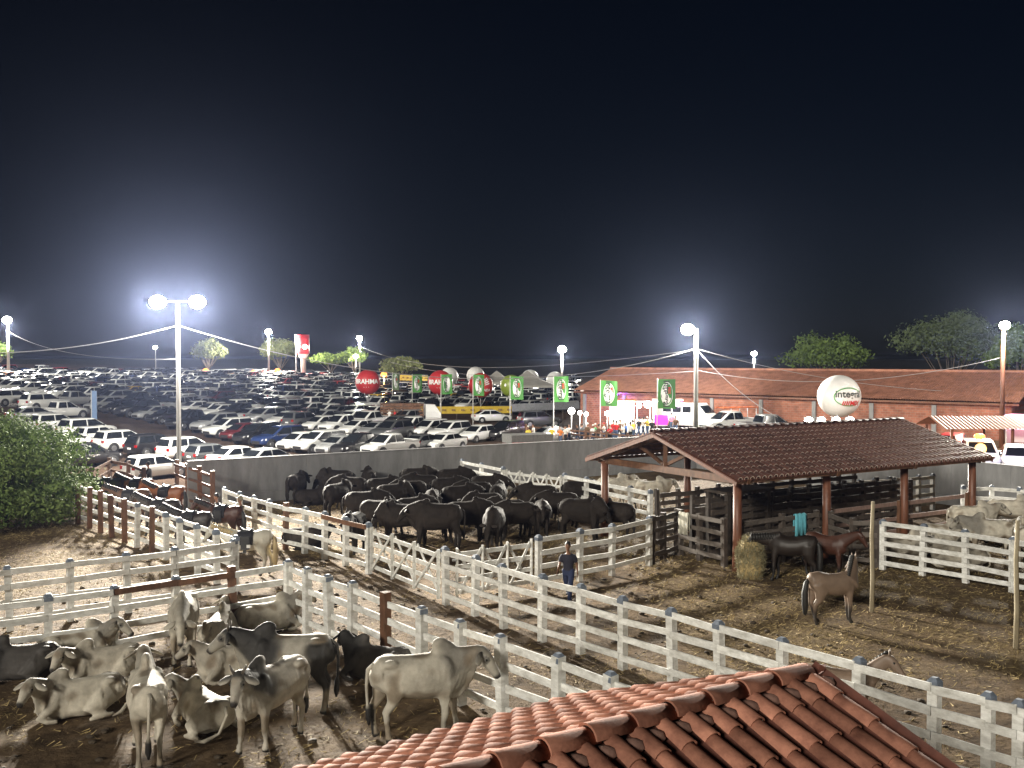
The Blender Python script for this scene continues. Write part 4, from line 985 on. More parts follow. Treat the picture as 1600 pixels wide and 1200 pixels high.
# the rows beyond, each car on the rising ground
ax, rw = Vector((.55,.835)), Vector((.835,-.55)); cands = []
for ri, q in enumerate((66.5, 72, 77.5, 84.5, 91.5, 98.5, 105.5, 112, 119, 125.5, 132.5, 139, 146, 152.5, 159.5, 166, 173, 180, 187, 194, 201)):
    s_ = -170.0
    while s_ < 20:
        s_ += random.choice((2.2, 2.25, 2.35, 2.5)) if random.random() > .03 else 4.6
        p = ax*q+rw*s_+ax*random.uniform(-.5, .5)
        px = 800+p.x/p.y*F; 
        if p.y < 60 or px < -15 or px > 905-.6*max(0, 150-p.y) or px > 900: continue
        if p.y > 232: continue
        if (p-Vector((6.3,99))).dot(hd.xy) > -6 and (p-Vector((6.3,99))).dot(hn.xy) > -16: continue
        if -(p.x-WA.x)*WDIR.y+(p.y-WA.y)*WDIR.x < 5: continue
        if any((p-o_.xy).length < 2.9 for o_ in occ): continue
        if px > 640 and p.y < 124: continue
        cands.append((ri, px, p))
print('far cars', len(cands))
per = {}
cands.sort(key=lambda c: c[2].length); extra_ = cands[238:]; cands = cands[:238]
dm = [PAINT[k] for k in ('white','black','silver','grey','red','blue')]+[GLASS, RUBBER, HEADL, TAILL, BLACKP]; dc = MB()
for ri, px, p in extra_:
    kd_ = random.choices(('hatch','sedan','suv','pickup'), (3,3,3,1.6))[0]; ci = random.choices(range(6), (36,22,18,14,6,3))[0]
    M = Matrix.Translation((p.x, p.y, T(p.x, p.y))) @ Matrix.Rotation(AX+(math.pi if ri % 2 == 0 else 0), 4, 'Z'); me = MERGED[kd_]; k0 = len(dc.v)
    dc.v += [tuple(M @ v.co) for v in me.vertices]
    for pg in me.polygons: dc.f.append(tuple(i+k0 for i in pg.vertices)); dc.m.append(ci if pg.material_index == 0 else 5+pg.material_index)
stuff(tag(dc.build('distant_parked_cars', dm), 'dense mass of tiny parked cars at the far end of the car park', 'cars'))
for ri, px, p in sorted(cands, key=lambda c: (c[0], c[1])):
    kd_ = random.choices(('hatch','sedan','suv','pickup'), (3,3,3,1.6))[0]
    col_ = random.choices(('white','black','silver','grey','red','maroon','blue','brown','orange','yellow'), (45,20,20,10,1.6,2.4,1.6,1.0,.6,.5))[0]
    i = per.get(ri, 0); per[ri] = i+1
    put_car(kd_, col_, (p.x, p.y, T(p.x, p.y)), AX+random.uniform(-.05,.05)+(math.pi if (ri % 2 == 0) != (random.random() < .12) else 0),
            f'{col_} {KN[kd_]}, {ordn(i)} from the left in the {ordn(ri)} far row of cars', 'cars parked on the dirt car park', p.y < 108)
# vehicles at the right: ladder pickup, minibus, two below the canopy, box lorry behind the wall
p = on(1140, 80); o = put_car('pickup', 'white', p, R(205), 'white pickup with an orange ladder rack before the brick hall', 'work vehicles at the right', True)
LADM = mat('orange_ladder', (.55,.14,.05), .6, var=.2)
for y in (-.5, .5): m = MB(); m.bar((-2.5,y,2.05),(1.0,y,2.05),.06,.08); m.build('ladder_rail', LADM, o)
for x in (-2.4,-1.8,-1.2,-.6,0,.6): m = MB(); m.bar((x,-.5,2.05),(x,.5,2.05),.05,.05); m.build('ladder_rung', LADM, o)
for x in (-2.3,-.6): m = MB(); m.bar((x,-.55,1.1),(x,-.55,2.0),.05,.05); m.bar((x,.55,1.1),(x,.55,2.0),.05,.05); m.build('rack_upright', STEEL, o)
put_car('pickup', 'silver', on(1200, 76), R(20), 'silver pickup half hidden behind the shed ridge, left of the work lights', 'work vehicles at the right', True)
def minibus(p, rz):
    o = thing('minibus', 'white minibus parked between the food trailer and the cabled lamp post', 'minibus', p, rz)
    m = MB(); m.loft([sec(-2.4,.35,2.1,.9), sec(-2.3,.3,2.3,.98), sec(1.1,.3,2.32,.98), sec(1.9,.3,1.45,.97), sec(2.5,.34,1.15,.9), sec(2.6,.4,.9,.8)]); m.build('body', PAINT['white'], o)
    m = MB(); m.loft([[(1.22,-.8,2.18),(1.22,.8,2.18),(1.93,.84,1.50),(1.93,-.84,1.50)],[(1.2,-.8,2.1),(1.2,.8,2.1),(1.9,.84,1.4),(1.9,-.84,1.4)]]); m.build('windscreen', GLASS, o)
    for s_ in (-1, 1):
        for x in (-1.9,-.9,.1): m = MB(); m.box((x, s_*.985, 1.75), (.85,.02,.55)); m.build('side_window', GLASS, o)
        for x in (-1.5, 1.6):
            m = MB(); m.tube([((x,s_*.8,.34),.34),((x,s_*1.0,.34),.34)], 14); m.build('wheel', RUBBER, o)
        m = MB(); m.box((2.5, s_*.62, .95), (.12,.3,.2)); m.build('headlight', HEADL, o)
minibus(on(1080, 86.3), R(-40))
o1 = put_car('suv', 'white', on(1532,53), R(250), 'white SUV under the tiled canopy with an orange roof lamp', 'vehicles below the canopy', True)
m = MB(); m.ball((-.2,0,1.92),(.22,.3,.16),12); m.build('roof_lamp', OBULB, o1, True)
lamp_at(on(1532,53)+Vector((0,-.3,2.5)), 200, (1,.5,.15))
put_car('sedan', 'white', on(1592,52), R(245), 'white sedan at the right edge in bluish light, right of the canopy lamp', 'vehicles below the canopy', True)
lamp_at(on(1585,50)+Vector((0,0,2.6)), 260, (.7,.6,1)); lamp_at(on(1500,60)+Vector((0,0,2.4)), 220, (1,.3,.2))
put_car('hatch', 'red', on(1488,60), R(240), 'red hatchback left of the white SUV below the canopy', 'vehicles below the canopy', True)
# lorry whose side shows above the wall
p = GT(824, 716); o = thing('flatbed_lorry', 'lorry with a grey cover and a red and white side stripe behind the wall', 'lorry', (p.x, p.y, p.z), math.atan2(WDIR.y, WDIR.x)*.7)
hz = AT(824, 684, p.y).z-p.z
m = MB(); m.box((0,0,hz-.1),(3.4,2.0,.8)); m.build('cover', mat('grey_tarpaulin', (.16,.16,.155), .8, var=.3), o)
m = MB(); m.box((0,-1.03,hz-.35),(3.3,.03,.2)); m.build('red_stripe', INKR, o); m = MB(); m.box((0,-1.03,hz-.6),(3.3,.03,.18)); m.build('white_stripe', INKW, o)
m = MB(); m.box((0,0,(hz-.5)/2+.2),(3.4,1.9,hz-.6)); m.build('load_box', mat('dark_red_box', (.10,.03,.03), .6), o)
for x in (-1.1,1.1):
    for s_ in (-1,1): m = MB(); m.tube([((x,s_*.8,.42),.42),((x,s_*1.05,.42),.42)], 14); m.build('wheel', RUBBER, o)
# cattle lorry with people near the leftmost flags
p = GT(628, 664); o = thing('cattle_lorry', 'brown slatted cattle lorry near the two leftmost flags', 'lorry', p, .25)
for s_ in (-1, 1):
    for h in (1.1,1.45,1.8,2.15): m = MB(); m.box((0, s_*1.0, h), (4.2,.05,.2)); m.build('slat', BROWNW, o)
    for x in (-2.1,-1,0,1,2.1): m = MB(); m.box((x, s_*1.06, 1.6), (.1,.06,1.4)); m.build('stake', BROWNW, o)
    for x in (-1.3,1.4): m = MB(); m.tube([((x,s_*.75,.42),.42),((x,s_*1.0,.42),.42)], 14); m.build('wheel', RUBBER, o)
m = MB(); m.box((0,0,.9),(4.3,2.0,.16)); m.build('deck', DARKW, o)
m = MB(); m.loft([sec(2.4,.5,2.2,.95),sec(3.4,.5,2.15,.95),sec(4.0,.5,1.3,.92)]); m.build('cab', PAINT['white'], o)
# slim blue sign post by the aisle
p = GT(148, 660); o = thing('blue_sign_post', 'slim blue panel standing on the aisle of the car park at the left', 'sign', p)
m = MB(); m.box((0,0,1.5),(.45,.10,3.0)); m.build('panel', mat('blue_panel', (.12,.20,.36), .5, var=.15), o); m = MB(); m.box((-.28,0,1.5),(.08,.12,3.05)); m.build('edge', STEEL, o)
# brown rail before the crowd
fence('dark brown rail fence in front of the crowd at the food stalls', [GT(x, y) for x, y in ((822,686),(852,689),(882,692),(915,696),(947,700),(980,704),(1012,708))], heights=(.45,.85,1.2), H=1.3, pm=BROWNW, rm=BROWNW, caps=False, w=.14, rh=.12)

# ------------------------------------------------------------------ trees
def leaf_mat(name, a, b_):
    m = mat(name, a, .75, var=.3, scale=.9, col2=b_, spec=.12); return m
LG1 = leaf_mat('leaf_mid_green', (.14,.20,.055), (.055,.09,.026)); LG2 = leaf_mat('leaf_yellow_green', (.17,.23,.055), (.07,.11,.03))
LG3 = leaf_mat('leaf_dark_green', (.10,.13,.06), (.045,.062,.03)); LG4 = leaf_mat('leaf_olive', (.17,.19,.075), (.08,.09,.035))
BARK = mat('tree_bark', (.13,.10,.075), .9, var=.4, bump=.02, bscale=9)
def tree(base, H, W, lm, label, n=2600, leaf=.26, trunk=.3, lobes=11, seed=1, low=.28, name='tree', dome=False):
    rnd = random.Random(seed); o = thing(name, label, 'tree' if name != 'bush' else 'bush', base)
    t = MB(); hz = H*low
    t.tube([((0,0,-.3), trunk*.62), ((rnd.uniform(-.1,.1),0,hz*.6), trunk*.45), ((0,0,hz*1.3), trunk*.36)], 9)
    L = []
    for i in range(lobes):
        a = 6.283*i/lobes*1.618*lobes % 6.283; rr = W*.5*math.sqrt((i+.6)/lobes)*.74; zz = H*(low+.16)+(H*(.86-low-.16))*(1-(rr/(W*.5))**2*.75)*rnd.uniform(.65, 1.0)
        c = Vector((math.cos(a)*rr, math.sin(a)*rr, zz))
        if dome:
            e_ = math.asin(min(1, (i+.3)/lobes)); a = i*2.39996; k_ = .80 if i % 3 else .5; c = Vector((math.cos(a)*math.cos(e_)*W*.5*k_, math.sin(a)*math.cos(e_)*W*.5*k_, H*(.08+.76*math.sin(e_)*k_/.8)))
        r = Vector((W*rnd.uniform(.15,.23), W*rnd.uniform(.15,.23), H*rnd.uniform(.10,.16))); L.append((c, r))
        t.tube([((0,0,hz), trunk*.3), (tuple((Vector((0,0,hz))+c)/2+Vector((0,0,-H*.03))), trunk*.16), (tuple(c), trunk*.05)], 6)
    t.build('trunk', BARK, o, True); V, Fs = [], []
    for k in range(n):
        c, r = L[k % lobes]; d = Vector((rnd.gauss(0,1), rnd.gauss(0,1), rnd.gauss(.15,1))).normalized(); q = rnd.uniform(.45, 1.08) if rnd.random() < .86 else rnd.uniform(1.0, 1.32)
        if noise.noise(d*2.3+Vector((seed, k % lobes, 0))) < -.22: continue
        p = c+Vector((d.x*r.x, d.y*r.y, d.z*r.z))*q
        nr = (d+Vector((rnd.gauss(0,.6), rnd.gauss(0,.6), rnd.gauss(.3,.6)))).normalized(); u = nr.cross(Vector((rnd.gauss(0,1), rnd.gauss(0,1), rnd.gauss(0,1)))).normalized(); v = nr.cross(u); s_ = leaf*rnd.uniform(.6, 1.3)
        b0 = len(V); V += [p-u*s_, p+v*s_*.42, p+u*s_, p-v*s_*.42-nr*s_*.15]; Fs.append((b0, b0+1, b0+2, b0+3))
    me = bpy.data.meshes.new('crown'); me.from_pydata(V, [], Fs); me.materials.append(lm); link('crown', me, o)
def tree_px(px, ytop, ybase, wpx, Y, lm, label, **k):
    c = AT(px, ybase, Y); z0 = T(c.x, Y); h = AT(px, ytop, Y).z-z0
    tree((c.x, Y, z0), h, wpx*Y/F, lm, label, **k)
tree_px(326, 527, 575, 52, 215, LG4, 'dim olive tree just right of the twin lamp post', seed=2, n=5200, leaf=.34, low=.12, lobes=15)
tree_px(438, 523, 578, 62, 232, LG4, 'olive tree behind the floodlight left of the red water tower', seed=3, n=5600, leaf=.38, low=.12, lobes=15)
tree_px(517, 545, 580, 62, 225, LG2, 'low bright green tree right of the red water tower', seed=4, n=3600, leaf=.32, low=.2)
tree_px(553, 540, 580, 46, 240, LG2, 'taller bright green tree behind the second lamp post', seed=5, n=3400, leaf=.32, low=.2)
tree_px(627, 553, 590, 66, 205, LG4, 'dull olive tree behind the orange lamp and flags', seed=6, n=5200, leaf=.34, low=.12, lobes=15)
tree_px(1296, 514, 578, 132, 125, LG1, 'round green tree above the hall roof beside the big balloon', seed=7, n=9000, leaf=.24, lobes=15, low=.2)
tree_px(1486, 478, 580, 170, 118, LG3, 'large dark green tree above the right end of the hall roof', seed=8, n=14000, leaf=.24, lobes=20, low=.15)
tree_px(1592, 490, 590, 100, 108, LG1, 'green tree at the right edge behind the brown lamp post', seed=9, n=8000, leaf=.24, lobes=14, low=.15)
tree_px(-6, 530, 580, 50, 160, LG1, 'tree cut by the left edge behind the wide floodlight', seed=10, n=2500, leaf=.28)
p = G(40, 818); tree((p.x-1.0, p.y+.3, 0), 4.9, 7.0, leaf_mat('leaf_lit_green', (.20,.27,.085), (.075,.12,.035)), 'dense leafy bush at the left edge beside the saddled horses', n=46000, leaf=.10, trunk=.3, lobes=44, seed=12, low=.06, name='bush', dome=True)

# ------------------------------------------------------------------ animals: one continuous skin per body
def skin(mb, voxel, smooth=4, extra=None, factor=.5):
    """fuse overlapping limbs and trunk into one closed surface"""
    me = mb.mesh('tmp'); ob = bpy.data.objects.new('tmp', me); COL.objects.link(ob)
    r = ob.modifiers.new('r', 'REMESH'); r.mode = 'VOXEL'; r.voxel_size = voxel; r.use_smooth_shade = True
    s = ob.modifiers.new('s', 'SMOOTH'); s.factor = factor; s.iterations = smooth
    out = bpy.data.meshes.new_from_object(ob.evaluated_get(bpy.context.evaluated_depsgraph_get()))
    bpy.data.objects.remove(ob); bpy.data.meshes.remove(me)
    if extra and extra.v:
        bm = bmesh.new(); bm.from_mesh(out); e = extra.mesh('e'); bm.from_mesh(e); bm.to_mesh(out); bm.free(); bpy.data.meshes.remove(e)
    out.polygons.foreach_set('use_smooth', [True]*len(out.polygons)); return out
def paint(me, fn, name):
    me = me.copy(); me.name = name; me.materials.clear()
    a = me.color_attributes.new('Col', 'FLOAT_COLOR', 'POINT'); cols = []
    for v in me.vertices: cols += [*fn(v.co), 1]
    a.data.foreach_set('color', cols); return me
def pol(yaw, el): return Vector((math.cos(R(el))*math.cos(R(yaw)), math.cos(R(el))*math.sin(R(yaw)), math.sin(R(el))))
def face_view(p, rel):
    return rel+math.degrees(math.atan2(p.y, p.x))-90       # turned as seen along the sight line
def cow_shape(yaw=0, nel=35, hp=-38, lying=False, hump=1.0, ear='droop', step=0, horn=0, girth=1.0, depth=1.0, lt=1.0, nl=.50, nt=1.0, voxel=.03):
    dz = -.64 if lying else 0; b, e, g, q_ = MB(), MB(), girth, depth
    b.tube([((-.80,0,1.17+dz),.10,.13),((-.74,0,1.15+dz),.22,.25),((-.55,0,1.10+dz),.27*g,.31*q_),((-.25,0,1.03+dz),.31*g,.36*q_),((.05,0,1.01+dz),.33*g,.38*q_),((.32,0,1.02+dz),.30*g,.39*q_),((.54,0,1.06+dz),.24,.36),((.72,0,1.10+dz),.15,.28),((.80,0,1.12+dz),.08,.18)], 16)
    for s in (-1, 1): b.ball((-.50,s*.19,1.30+dz), (.15,.09,.08), 10); b.ball((.42,s*.17,1.08+dz), (.16,.13,.30), 10)
    if hump > .3:
        b.ball((.42,0,1.41+dz), (.22*hump,.095*hump,.20*hump), 12); b.ball((.36,0,1.53+dz), (.15*hump,.08*hump,.12*hump), 12)
    nb = Vector((.60,0,1.20+dz)); nd = pol(yaw*.75, nel); poll = nb+nd*nl; hd_ = pol(yaw*1.2, hp)
    b.tube([(nb-nd*.22,.21*nt,.34),(nb,.18*nt,.29*nt),(nb+nd*(nl*.56),.135*nt,.20*nt),(poll,.11,.14*nt)], 14)
    b.tube([(poll-hd_*.09,.085,.085),(poll+hd_*.04,.115,.125),(poll+hd_*.20,.10,.12),(poll+hd_*.36,.072,.088),(poll+hd_*.47,.070,.074),(poll+hd_*.52,.05,.05)], 12)
    for s in (0,): b.tube([(nb+nd*.40-Vector((0,0,.16)),.03,.05),(nb+nd*.15+Vector((.03,0,-.40)),.032,.13),(Vector((.62,0,.70+dz)),.036,.14),(Vector((.42,0,.66+dz)),.03,.07)], 8)
    sd_ = Vector((-hd_.y, hd_.x, 0)).normalized(); up = hd_.cross(sd_)
    if up.z < 0: up = -up
    for s in (-1, 1):
        b.ball(poll+hd_*.14+sd_*(s*.095)+up*.05, .035, 8)
        a = poll+sd_*(s*.085)+up*.02; tip = a+sd_*(s*.25)+(Vector((0,0,-.15)) if ear == 'droop' else Vector((0,0,-.02)))-hd_*.02
        e.tube([(a,.03,.03),(a+(tip-a)*.45,.075,.02),(tip-(tip-a)*.15,.055,.015),(tip,.012,.008)], 8, up=(hd_.x,hd_.y,hd_.z))
        if not lying:
            st = step*s*.10
            b.tube([((.46,s*.17,.98),.11,.17),((.50+st,s*.17,.74),.085*lt,.12*lt),((.51+st,s*.165,.52),.062*lt,.075*lt),((.515+st,s*.165,.42),.066*lt,.07*lt),((.51+st*1.3,s*.165,.22),.044*lt,.048*lt),((.525+st*1.4,s*.165,.09),.055,.058),((.545+st*1.4,s*.165,.0),.068,.075)], 10)
            b.tube([((-.52,s*.17,1.08),.13,.24),((-.50-st,s*.19,.84),.105,.18),((-.57-st,s*.175,.64),.07*lt,.10*lt),((-.67-st,s*.16,.50),.055*lt,.075*lt),((-.655-st,s*.16,.30),.044*lt,.050*lt),((-.63-st,s*.16,.10),.053,.058),((-.605-st,s*.16,.0),.068,.075)], 10)
        else:
            b.tube([((.46,s*.20,.45),.11,.17),((.62,s*.25,.28),.08,.10),((.80,s*.25,.12),.065,.07),((.66,s*.29,.07),.05,.05),((.46,s*.31,.055),.055,.05)], 10)
            b.tube([((-.50,s*.20,.44),.14,.24),((-.32,s*.34,.32),.12,.20),((-.10,s*.41,.20),.085,.12),((-.30,s*.43,.10),.06,.07),((-.55,s*.42,.08),.055,.06),((-.25,s*.48,.05),.05,.045),((-.08,s*.48,.045),.055,.045)], 10)
            b.ball((-.1,s*.16,.28), (.5,.22,.26), 10)
    tb = Vector((-.80,0,1.27+dz))
    if not lying: e.tube([(tb+Vector((.06,0,0)),.045),(tb+Vector((-.05,0,-.08)),.034),(tb+Vector((-.075,.01,-.35)),.026),(tb+Vector((-.06,.02,-.65)),.022),(tb+Vector((-.05,.02,-.74)),.045),(tb+Vector((-.04,.02,-.90)),.05),(tb+Vector((-.035,.02,-1.02)),.014)], 8)
    else: e.tube([(tb+Vector((.06,0,0)),.045),(tb+Vector((-.06,.03,-.12)),.034),(tb+Vector((-.06,.2,-.42)),.026),(tb+Vector((.12,.40,-.56)),.04),(tb+Vector((.3,.5,-.585)),.012)], 8)
    info = dict(poll=poll, hd=hd_, sd=sd_, up=up, dz=dz, nb=nb, lying=lying)
    me = skin(b, voxel, 4, e)
    for v in me.vertices:          # ribs on the flanks, skin folds on neck and shoulder, bony hips
        c = v.co; zz = c.z-dz
        if abs(c.y) > .12 and -.35 < c.x < .42 and .75 < zz < 1.3:
            v.co.y += math.copysign(.008*math.sin(c.x*62+zz*6)*sstep(.75,.95,zz)*sstep(1.3,1.15,zz), c.y)
        if .45 < c.x < .95 and abs(c.y) > .05: v.co.y += math.copysign(.015*math.sin(c.x*52-zz*22+2*noise.noise(c*4)), c.y)
        if -.62 < c.x < -.34 and zz < 1.28 and abs(c.y) > .15: v.co.y -= math.copysign(.028*sstep(1.28,1.2,zz)*sstep(1.0,1.14,zz), c.y)
        v.co += Vector((0, math.copysign(1, c.y), 0))*(noise.noise(c*7)*.008 if abs(c.y) > .06 else 0)
    return me, info
def lerp3(a, b, t): t = max(0, min(1, t)); return tuple(x+(y-x)*t for x, y in zip(a, b))
def cow_colour(info, base, dark, neck=0.0, rump=0.0, muz=(.03,.026,.024), nx=.22):
    P, H, dz = info['poll'], info['hd'], info['dz']
    def fn(c):
        col = base; n = noise.noise(c*3.1)*.12
        if neck:
            w = sstep(nx, nx+.3, c.x+n)*(1-.55*sstep(.02, .12, (c-P).dot(H)))*(.35+.65*sstep(.6, 1.0, c.z-dz+n))
            col = lerp3(col, dark, w*neck)
        if rump: col = lerp3(col, dark, rump*sstep(-.24, -.42, c.x+n)*sstep(1.40, 1.24, c.z-dz)*sstep(.30, .5, c.z-dz))
        d = (c-P).dot(H); r = (c-P-H*d).length
        if d > .40 and r < .2: col = lerp3(col, muz, sstep(.42, .48, d))
        if abs(d-.16) < .1 and r > .07 and r < .17 and (c-P-H*.15-info['up']*.03-info['sd']*(.1 if (c-P).dot(info['sd']) > 0 else -.1)).length < .065: col = lerp3(col, dark, .8)
        if not info['lying']:
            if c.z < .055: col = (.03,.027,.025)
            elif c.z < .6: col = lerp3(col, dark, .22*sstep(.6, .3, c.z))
        if c.x < -.74 and c.z-dz < .56 and not info['lying']: col = (.02,.018,.017)
        k = 1+noise.noise(c*2.2+Vector((7,1,0)))*.22+noise.noise(c*5.0)*.13+noise.noise(c*14)*.09
        if base[0] > .2 and col[0] > .12:          # dried mud on belly, knees and thighs
            col = lerp3(col, (.17,.125,.08), .75*sstep(.05, .45, noise.noise(c*3.3+Vector((2,9,4)))+.35*sstep(1.0, .55, c.z-dz)-.1))
        return tuple(max(.004, min(.9, x*k)) for x in col)
    return fn
NW, ND = (.62,.57,.47), (.075,.070,.064); BK, BD = (.027,.022,.019), (.010,.009,.009)
EYEM = None
def eye_mesh():
    m = MB(); m.ball((0,0,0), .024, 8); return m.mesh('eye', [EYE], True)
def horn_mesh():
    m = MB(); m.tube([((0,0,-.03),.030),((0,.05,.05),.025),((0,.08,.12),.008)], 8); return m.mesh('horn', [HORN], True)
EYEM, HORNM = eye_mesh(), horn_mesh()
def put_animal(name, cat, me, info, m_, loc, deg, label, group, s=1.0, eyes=True, horns=False):
    o = thing(name, label, cat, loc, R(face_view(loc, deg)), group)
    if not me.materials: me.materials.append(m_)
    bd = link('body', me, o); o.scale = (s, s, s)
    if eyes:
        for q in (-1, 1):
            link('eye', EYEM, o, info['poll']+info['hd']*.15+info['sd']*(q*.108)+info['up']*.035)
    if horns:
        for q in (-1, 1):
            h = link('horn', HORNM, o, info['poll']-info['hd']*.05+info['sd']*(q*.06)+info['up']*.07, R(0 if q > 0 else 180)+math.atan2(info['hd'].y, info['hd'].x))
    return o
SH = {}
def shape(key, **k):
    if key not in SH: SH[key] = cow_shape(**k)
    return SH[key]
shape('st', yaw=0, nel=30, hp=-42, horn=1); shape('st_r', yaw=-22, nel=22, hp=-55, step=1); shape('st_l', yaw=25, nel=34, hp=-48, step=-1)
shape('low', yaw=6, nel=-8, hp=-62, step=.6); shape('away', yaw=4, nel=38, hp=-30)
shape('ly', lying=True, yaw=18, nel=42, hp=-38); shape('ly_l', lying=True, yaw=48, nel=36, hp=-36); shape('ly_r', lying=True, yaw=-38, nel=40, hp=-40)
PAINTED = {}
def hide(key, var):
    k = (key, var)
    if k not in PAINTED:
        me, info = SH[key]
        a = {'w': dict(base=NW, dark=(.19,.175,.15), neck=.55), 'g': dict(base=(.52,.48,.40), dark=ND, neck=.7), 'd': dict(base=(.42,.39,.33), dark=(.034,.032,.030), neck=1.0, rump=1.0, nx=.0), 'k': dict(base=(.075,.068,.062), dark=(.02,.02,.02), neck=.8), 'f': dict(base=(.56,.51,.42), dark=(.14,.13,.11), neck=.5), 'b': dict(base=BK, dark=BD), 'h': dict(base=(.62,.57,.48), dark=(.035,.034,.033), neck=.95, nx=.10)}[var]
        PAINTED[k] = paint(me, cow_colour(info, **a), 'cattle_body')
    return PAINTED[k], SH[key][1]
GP = 'pale humped cattle in the near pen'
for (px, py, deg, key, var, s, lab) in (
    (128,1117,186,'ly_l','w',1.0,'white humped cow lying side on at the far left of the near pen, facing left'),
    (165,1064,190,'ly_l','f',1.0,'pale grey humped cow lying just behind the white one at the far left, facing left'),
    (118,1034,8,'ly_r','g',.98,'grey cow with a dark hump lying at the back left beside the fence'),
    (34,1060,172,'ly','k',1.0,'nearly black cow lying at the left edge of the near pen'),
    (288,1030,264,'low','w',1.05,'white humped cow standing and facing the viewer beside the fence'),
    (231,1180,92,'away','w',1.06,'white cow standing with its rump and tail to the viewer'),
    (322,1140,118,'ly_l','g',.98,'grey cow lying with its back to the viewer, head turned left'),
    (428,1160,228,'st_l','h',1.05,'white bull with a dark hump standing and facing the viewer, front centre of the group'),
    (452,1112,172,'st','d',1.12,'big grey bull with a black neck and black thighs standing side on'),
    (342,1006,75,'ly','f',.98,'pale cow lying with its rump to the viewer behind the big grey bull'),
    (418,986,12,'ly','g',1.0,'grey humped cow lying in the corner of the fence, facing right'),
    (368,1058,205,'ly_r','f',.98,'pale cow lying half hidden in front of the head of the big grey bull'),
    (592,1062,155,'ly_r','k',1.0,'dark cow lying beside the fence behind the pale standing bull'),
    (655,1150,8,'st_r','g',1.12,'pale grey humped bull standing side on by the tiled roof, facing right')):
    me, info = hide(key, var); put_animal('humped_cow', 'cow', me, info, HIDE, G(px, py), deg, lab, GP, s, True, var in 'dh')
GB = 'black cattle in the middle pen'
shape('bst', yaw=0, nel=4, hp=-50, nl=.40, nt=1.25, hump=.75, ear='side', step=.6, girth=1.22, depth=1.16, lt=1.3); shape('bst_l', yaw=30, nel=0, hp=-54, nl=.40, nt=1.25, hump=.75, ear='side', step=-.6, girth=1.22, depth=1.16, lt=1.3)
shape('blow', yaw=-10, nel=-32, hp=-66, nl=.42, nt=1.25, hump=.7, ear='side', girth=1.22, depth=1.16, lt=1.3); shape('bly', yaw=20, nel=22, hp=-40, nl=.42, nt=1.2, hump=.6, ear='side', lying=True, girth=1.2, depth=1.1)
for (px, py, deg, key, s, lab) in (
    (464,786,62,'bst',1.0,'black cow with its rump to the viewer, farthest left of the herd'),
    (527,781,176,'blow',1.04,'black cow side on before the wall with its head lowered to the left'),
    (577,777,97,'bst',1.0,'black cow seen from behind against the concrete wall'),
    (652,777,2,'bst_l',1.04,'black cow side on against the wall facing right, above the middle of the herd'),
    (708,776,8,'bst',1.0,'black cow at the back of the herd near the start of the alley fence'),
    (762,791,-8,'bst',1.02,'black cow facing right at the back right of the main herd'),
    (528,806,48,'bst_l',1.02,'black cow with a lit back standing left of centre, rump to the viewer'),
    (570,824,-4,'bst',1.05,'black cow side on in front of the left group, facing right'),
    (614,806,22,'blow',1.0,'black cow with its head lowered in the centre of the herd'),
    (718,812,14,'bst',1.04,'black cow side on in the right centre of the herd'),
    (676,818,268,'bst_l',1.0,'black cow facing the viewer in the centre of the herd'),
    (645,832,26,'bst',1.0,'black cow angled away in the front centre of the herd'),
    (684,856,176,'bst',1.16,'large black bull side on at the front of the herd facing left'),
    (757,824,202,'bst_l',1.0,'black cow facing left behind the front right bull'),
    (772,858,262,'blow',1.06,'black cow facing the viewer beside the large front bull'),
    (778,806,80,'bst',1.0,'black cow seen from behind at the right of the main herd'),
    (553,864,250,'bst_l',1.0,'black cow facing the viewer right behind the weathered fence'),
    (478,856,10,'bly',1.0,'black cow lying behind the weathered fence beside the white horse'),
    (487,789,0,'bly',.98,'black cow lying at the foot of the concrete wall'),
    (842,811,182,'bst',1.04,'black cow side on before the far white gate, facing left'),
    (905,800,14,'bst_l',1.0,'black cow standing right of the far white gate'),
    (908,842,-16,'blow',1.10,'big black cow with a shining back near the left shed post'),
    (847,838,272,'bst',.98,'black cow facing the viewer left of the shining one by the shed'),
    (808,842,198,'bst',1.0,'black cow facing left in the gap between the main herd and the shed group'),
    (598,794,10,'bst',1.0,'black cow in the tight left centre of the herd, behind the lowered head'),
    (640,800,190,'bst_l',1.0,'black cow facing left in the tight centre of the herd'),
    (700,794,5,'bst',1.0,'black cow near the back of the herd, half hidden by the centre ones'),
    (742,802,188,'bst',1.0,'black cow facing left near the right back of the herd'),
    (628,848,170,'blow',1.04,'black cow with lowered head at the left of the large front bull'),
    (728,846,12,'bst',1.08,'black cow side on directly behind the large front bull, facing right'),
    (592,838,330,'bst_l',1.0,'black cow angled to the viewer left of the large front bull'),
    (660,788,170,'bst',1.0,'black cow facing left just below the one against the wall'),
    (792,836,170,'bst_l',1.0,'black cow facing left at the right front of the main herd'),
    (548,792,160,'bst',1.0,'black cow facing left in the left group before the wall'),
    (874,824,185,'bst',1.02,'black cow side on between the far gate and the shining one'),
    (964,838,150,'bst_l',.95,'black cow partly hidden behind the left shed post')):
    me, info = hide(key, 'b'); put_animal('black_cow', 'cow', me, info, HIDEB, G(px, py), deg, lab, GB, s, True, False)
GR = 'pale cattle in the right pens'
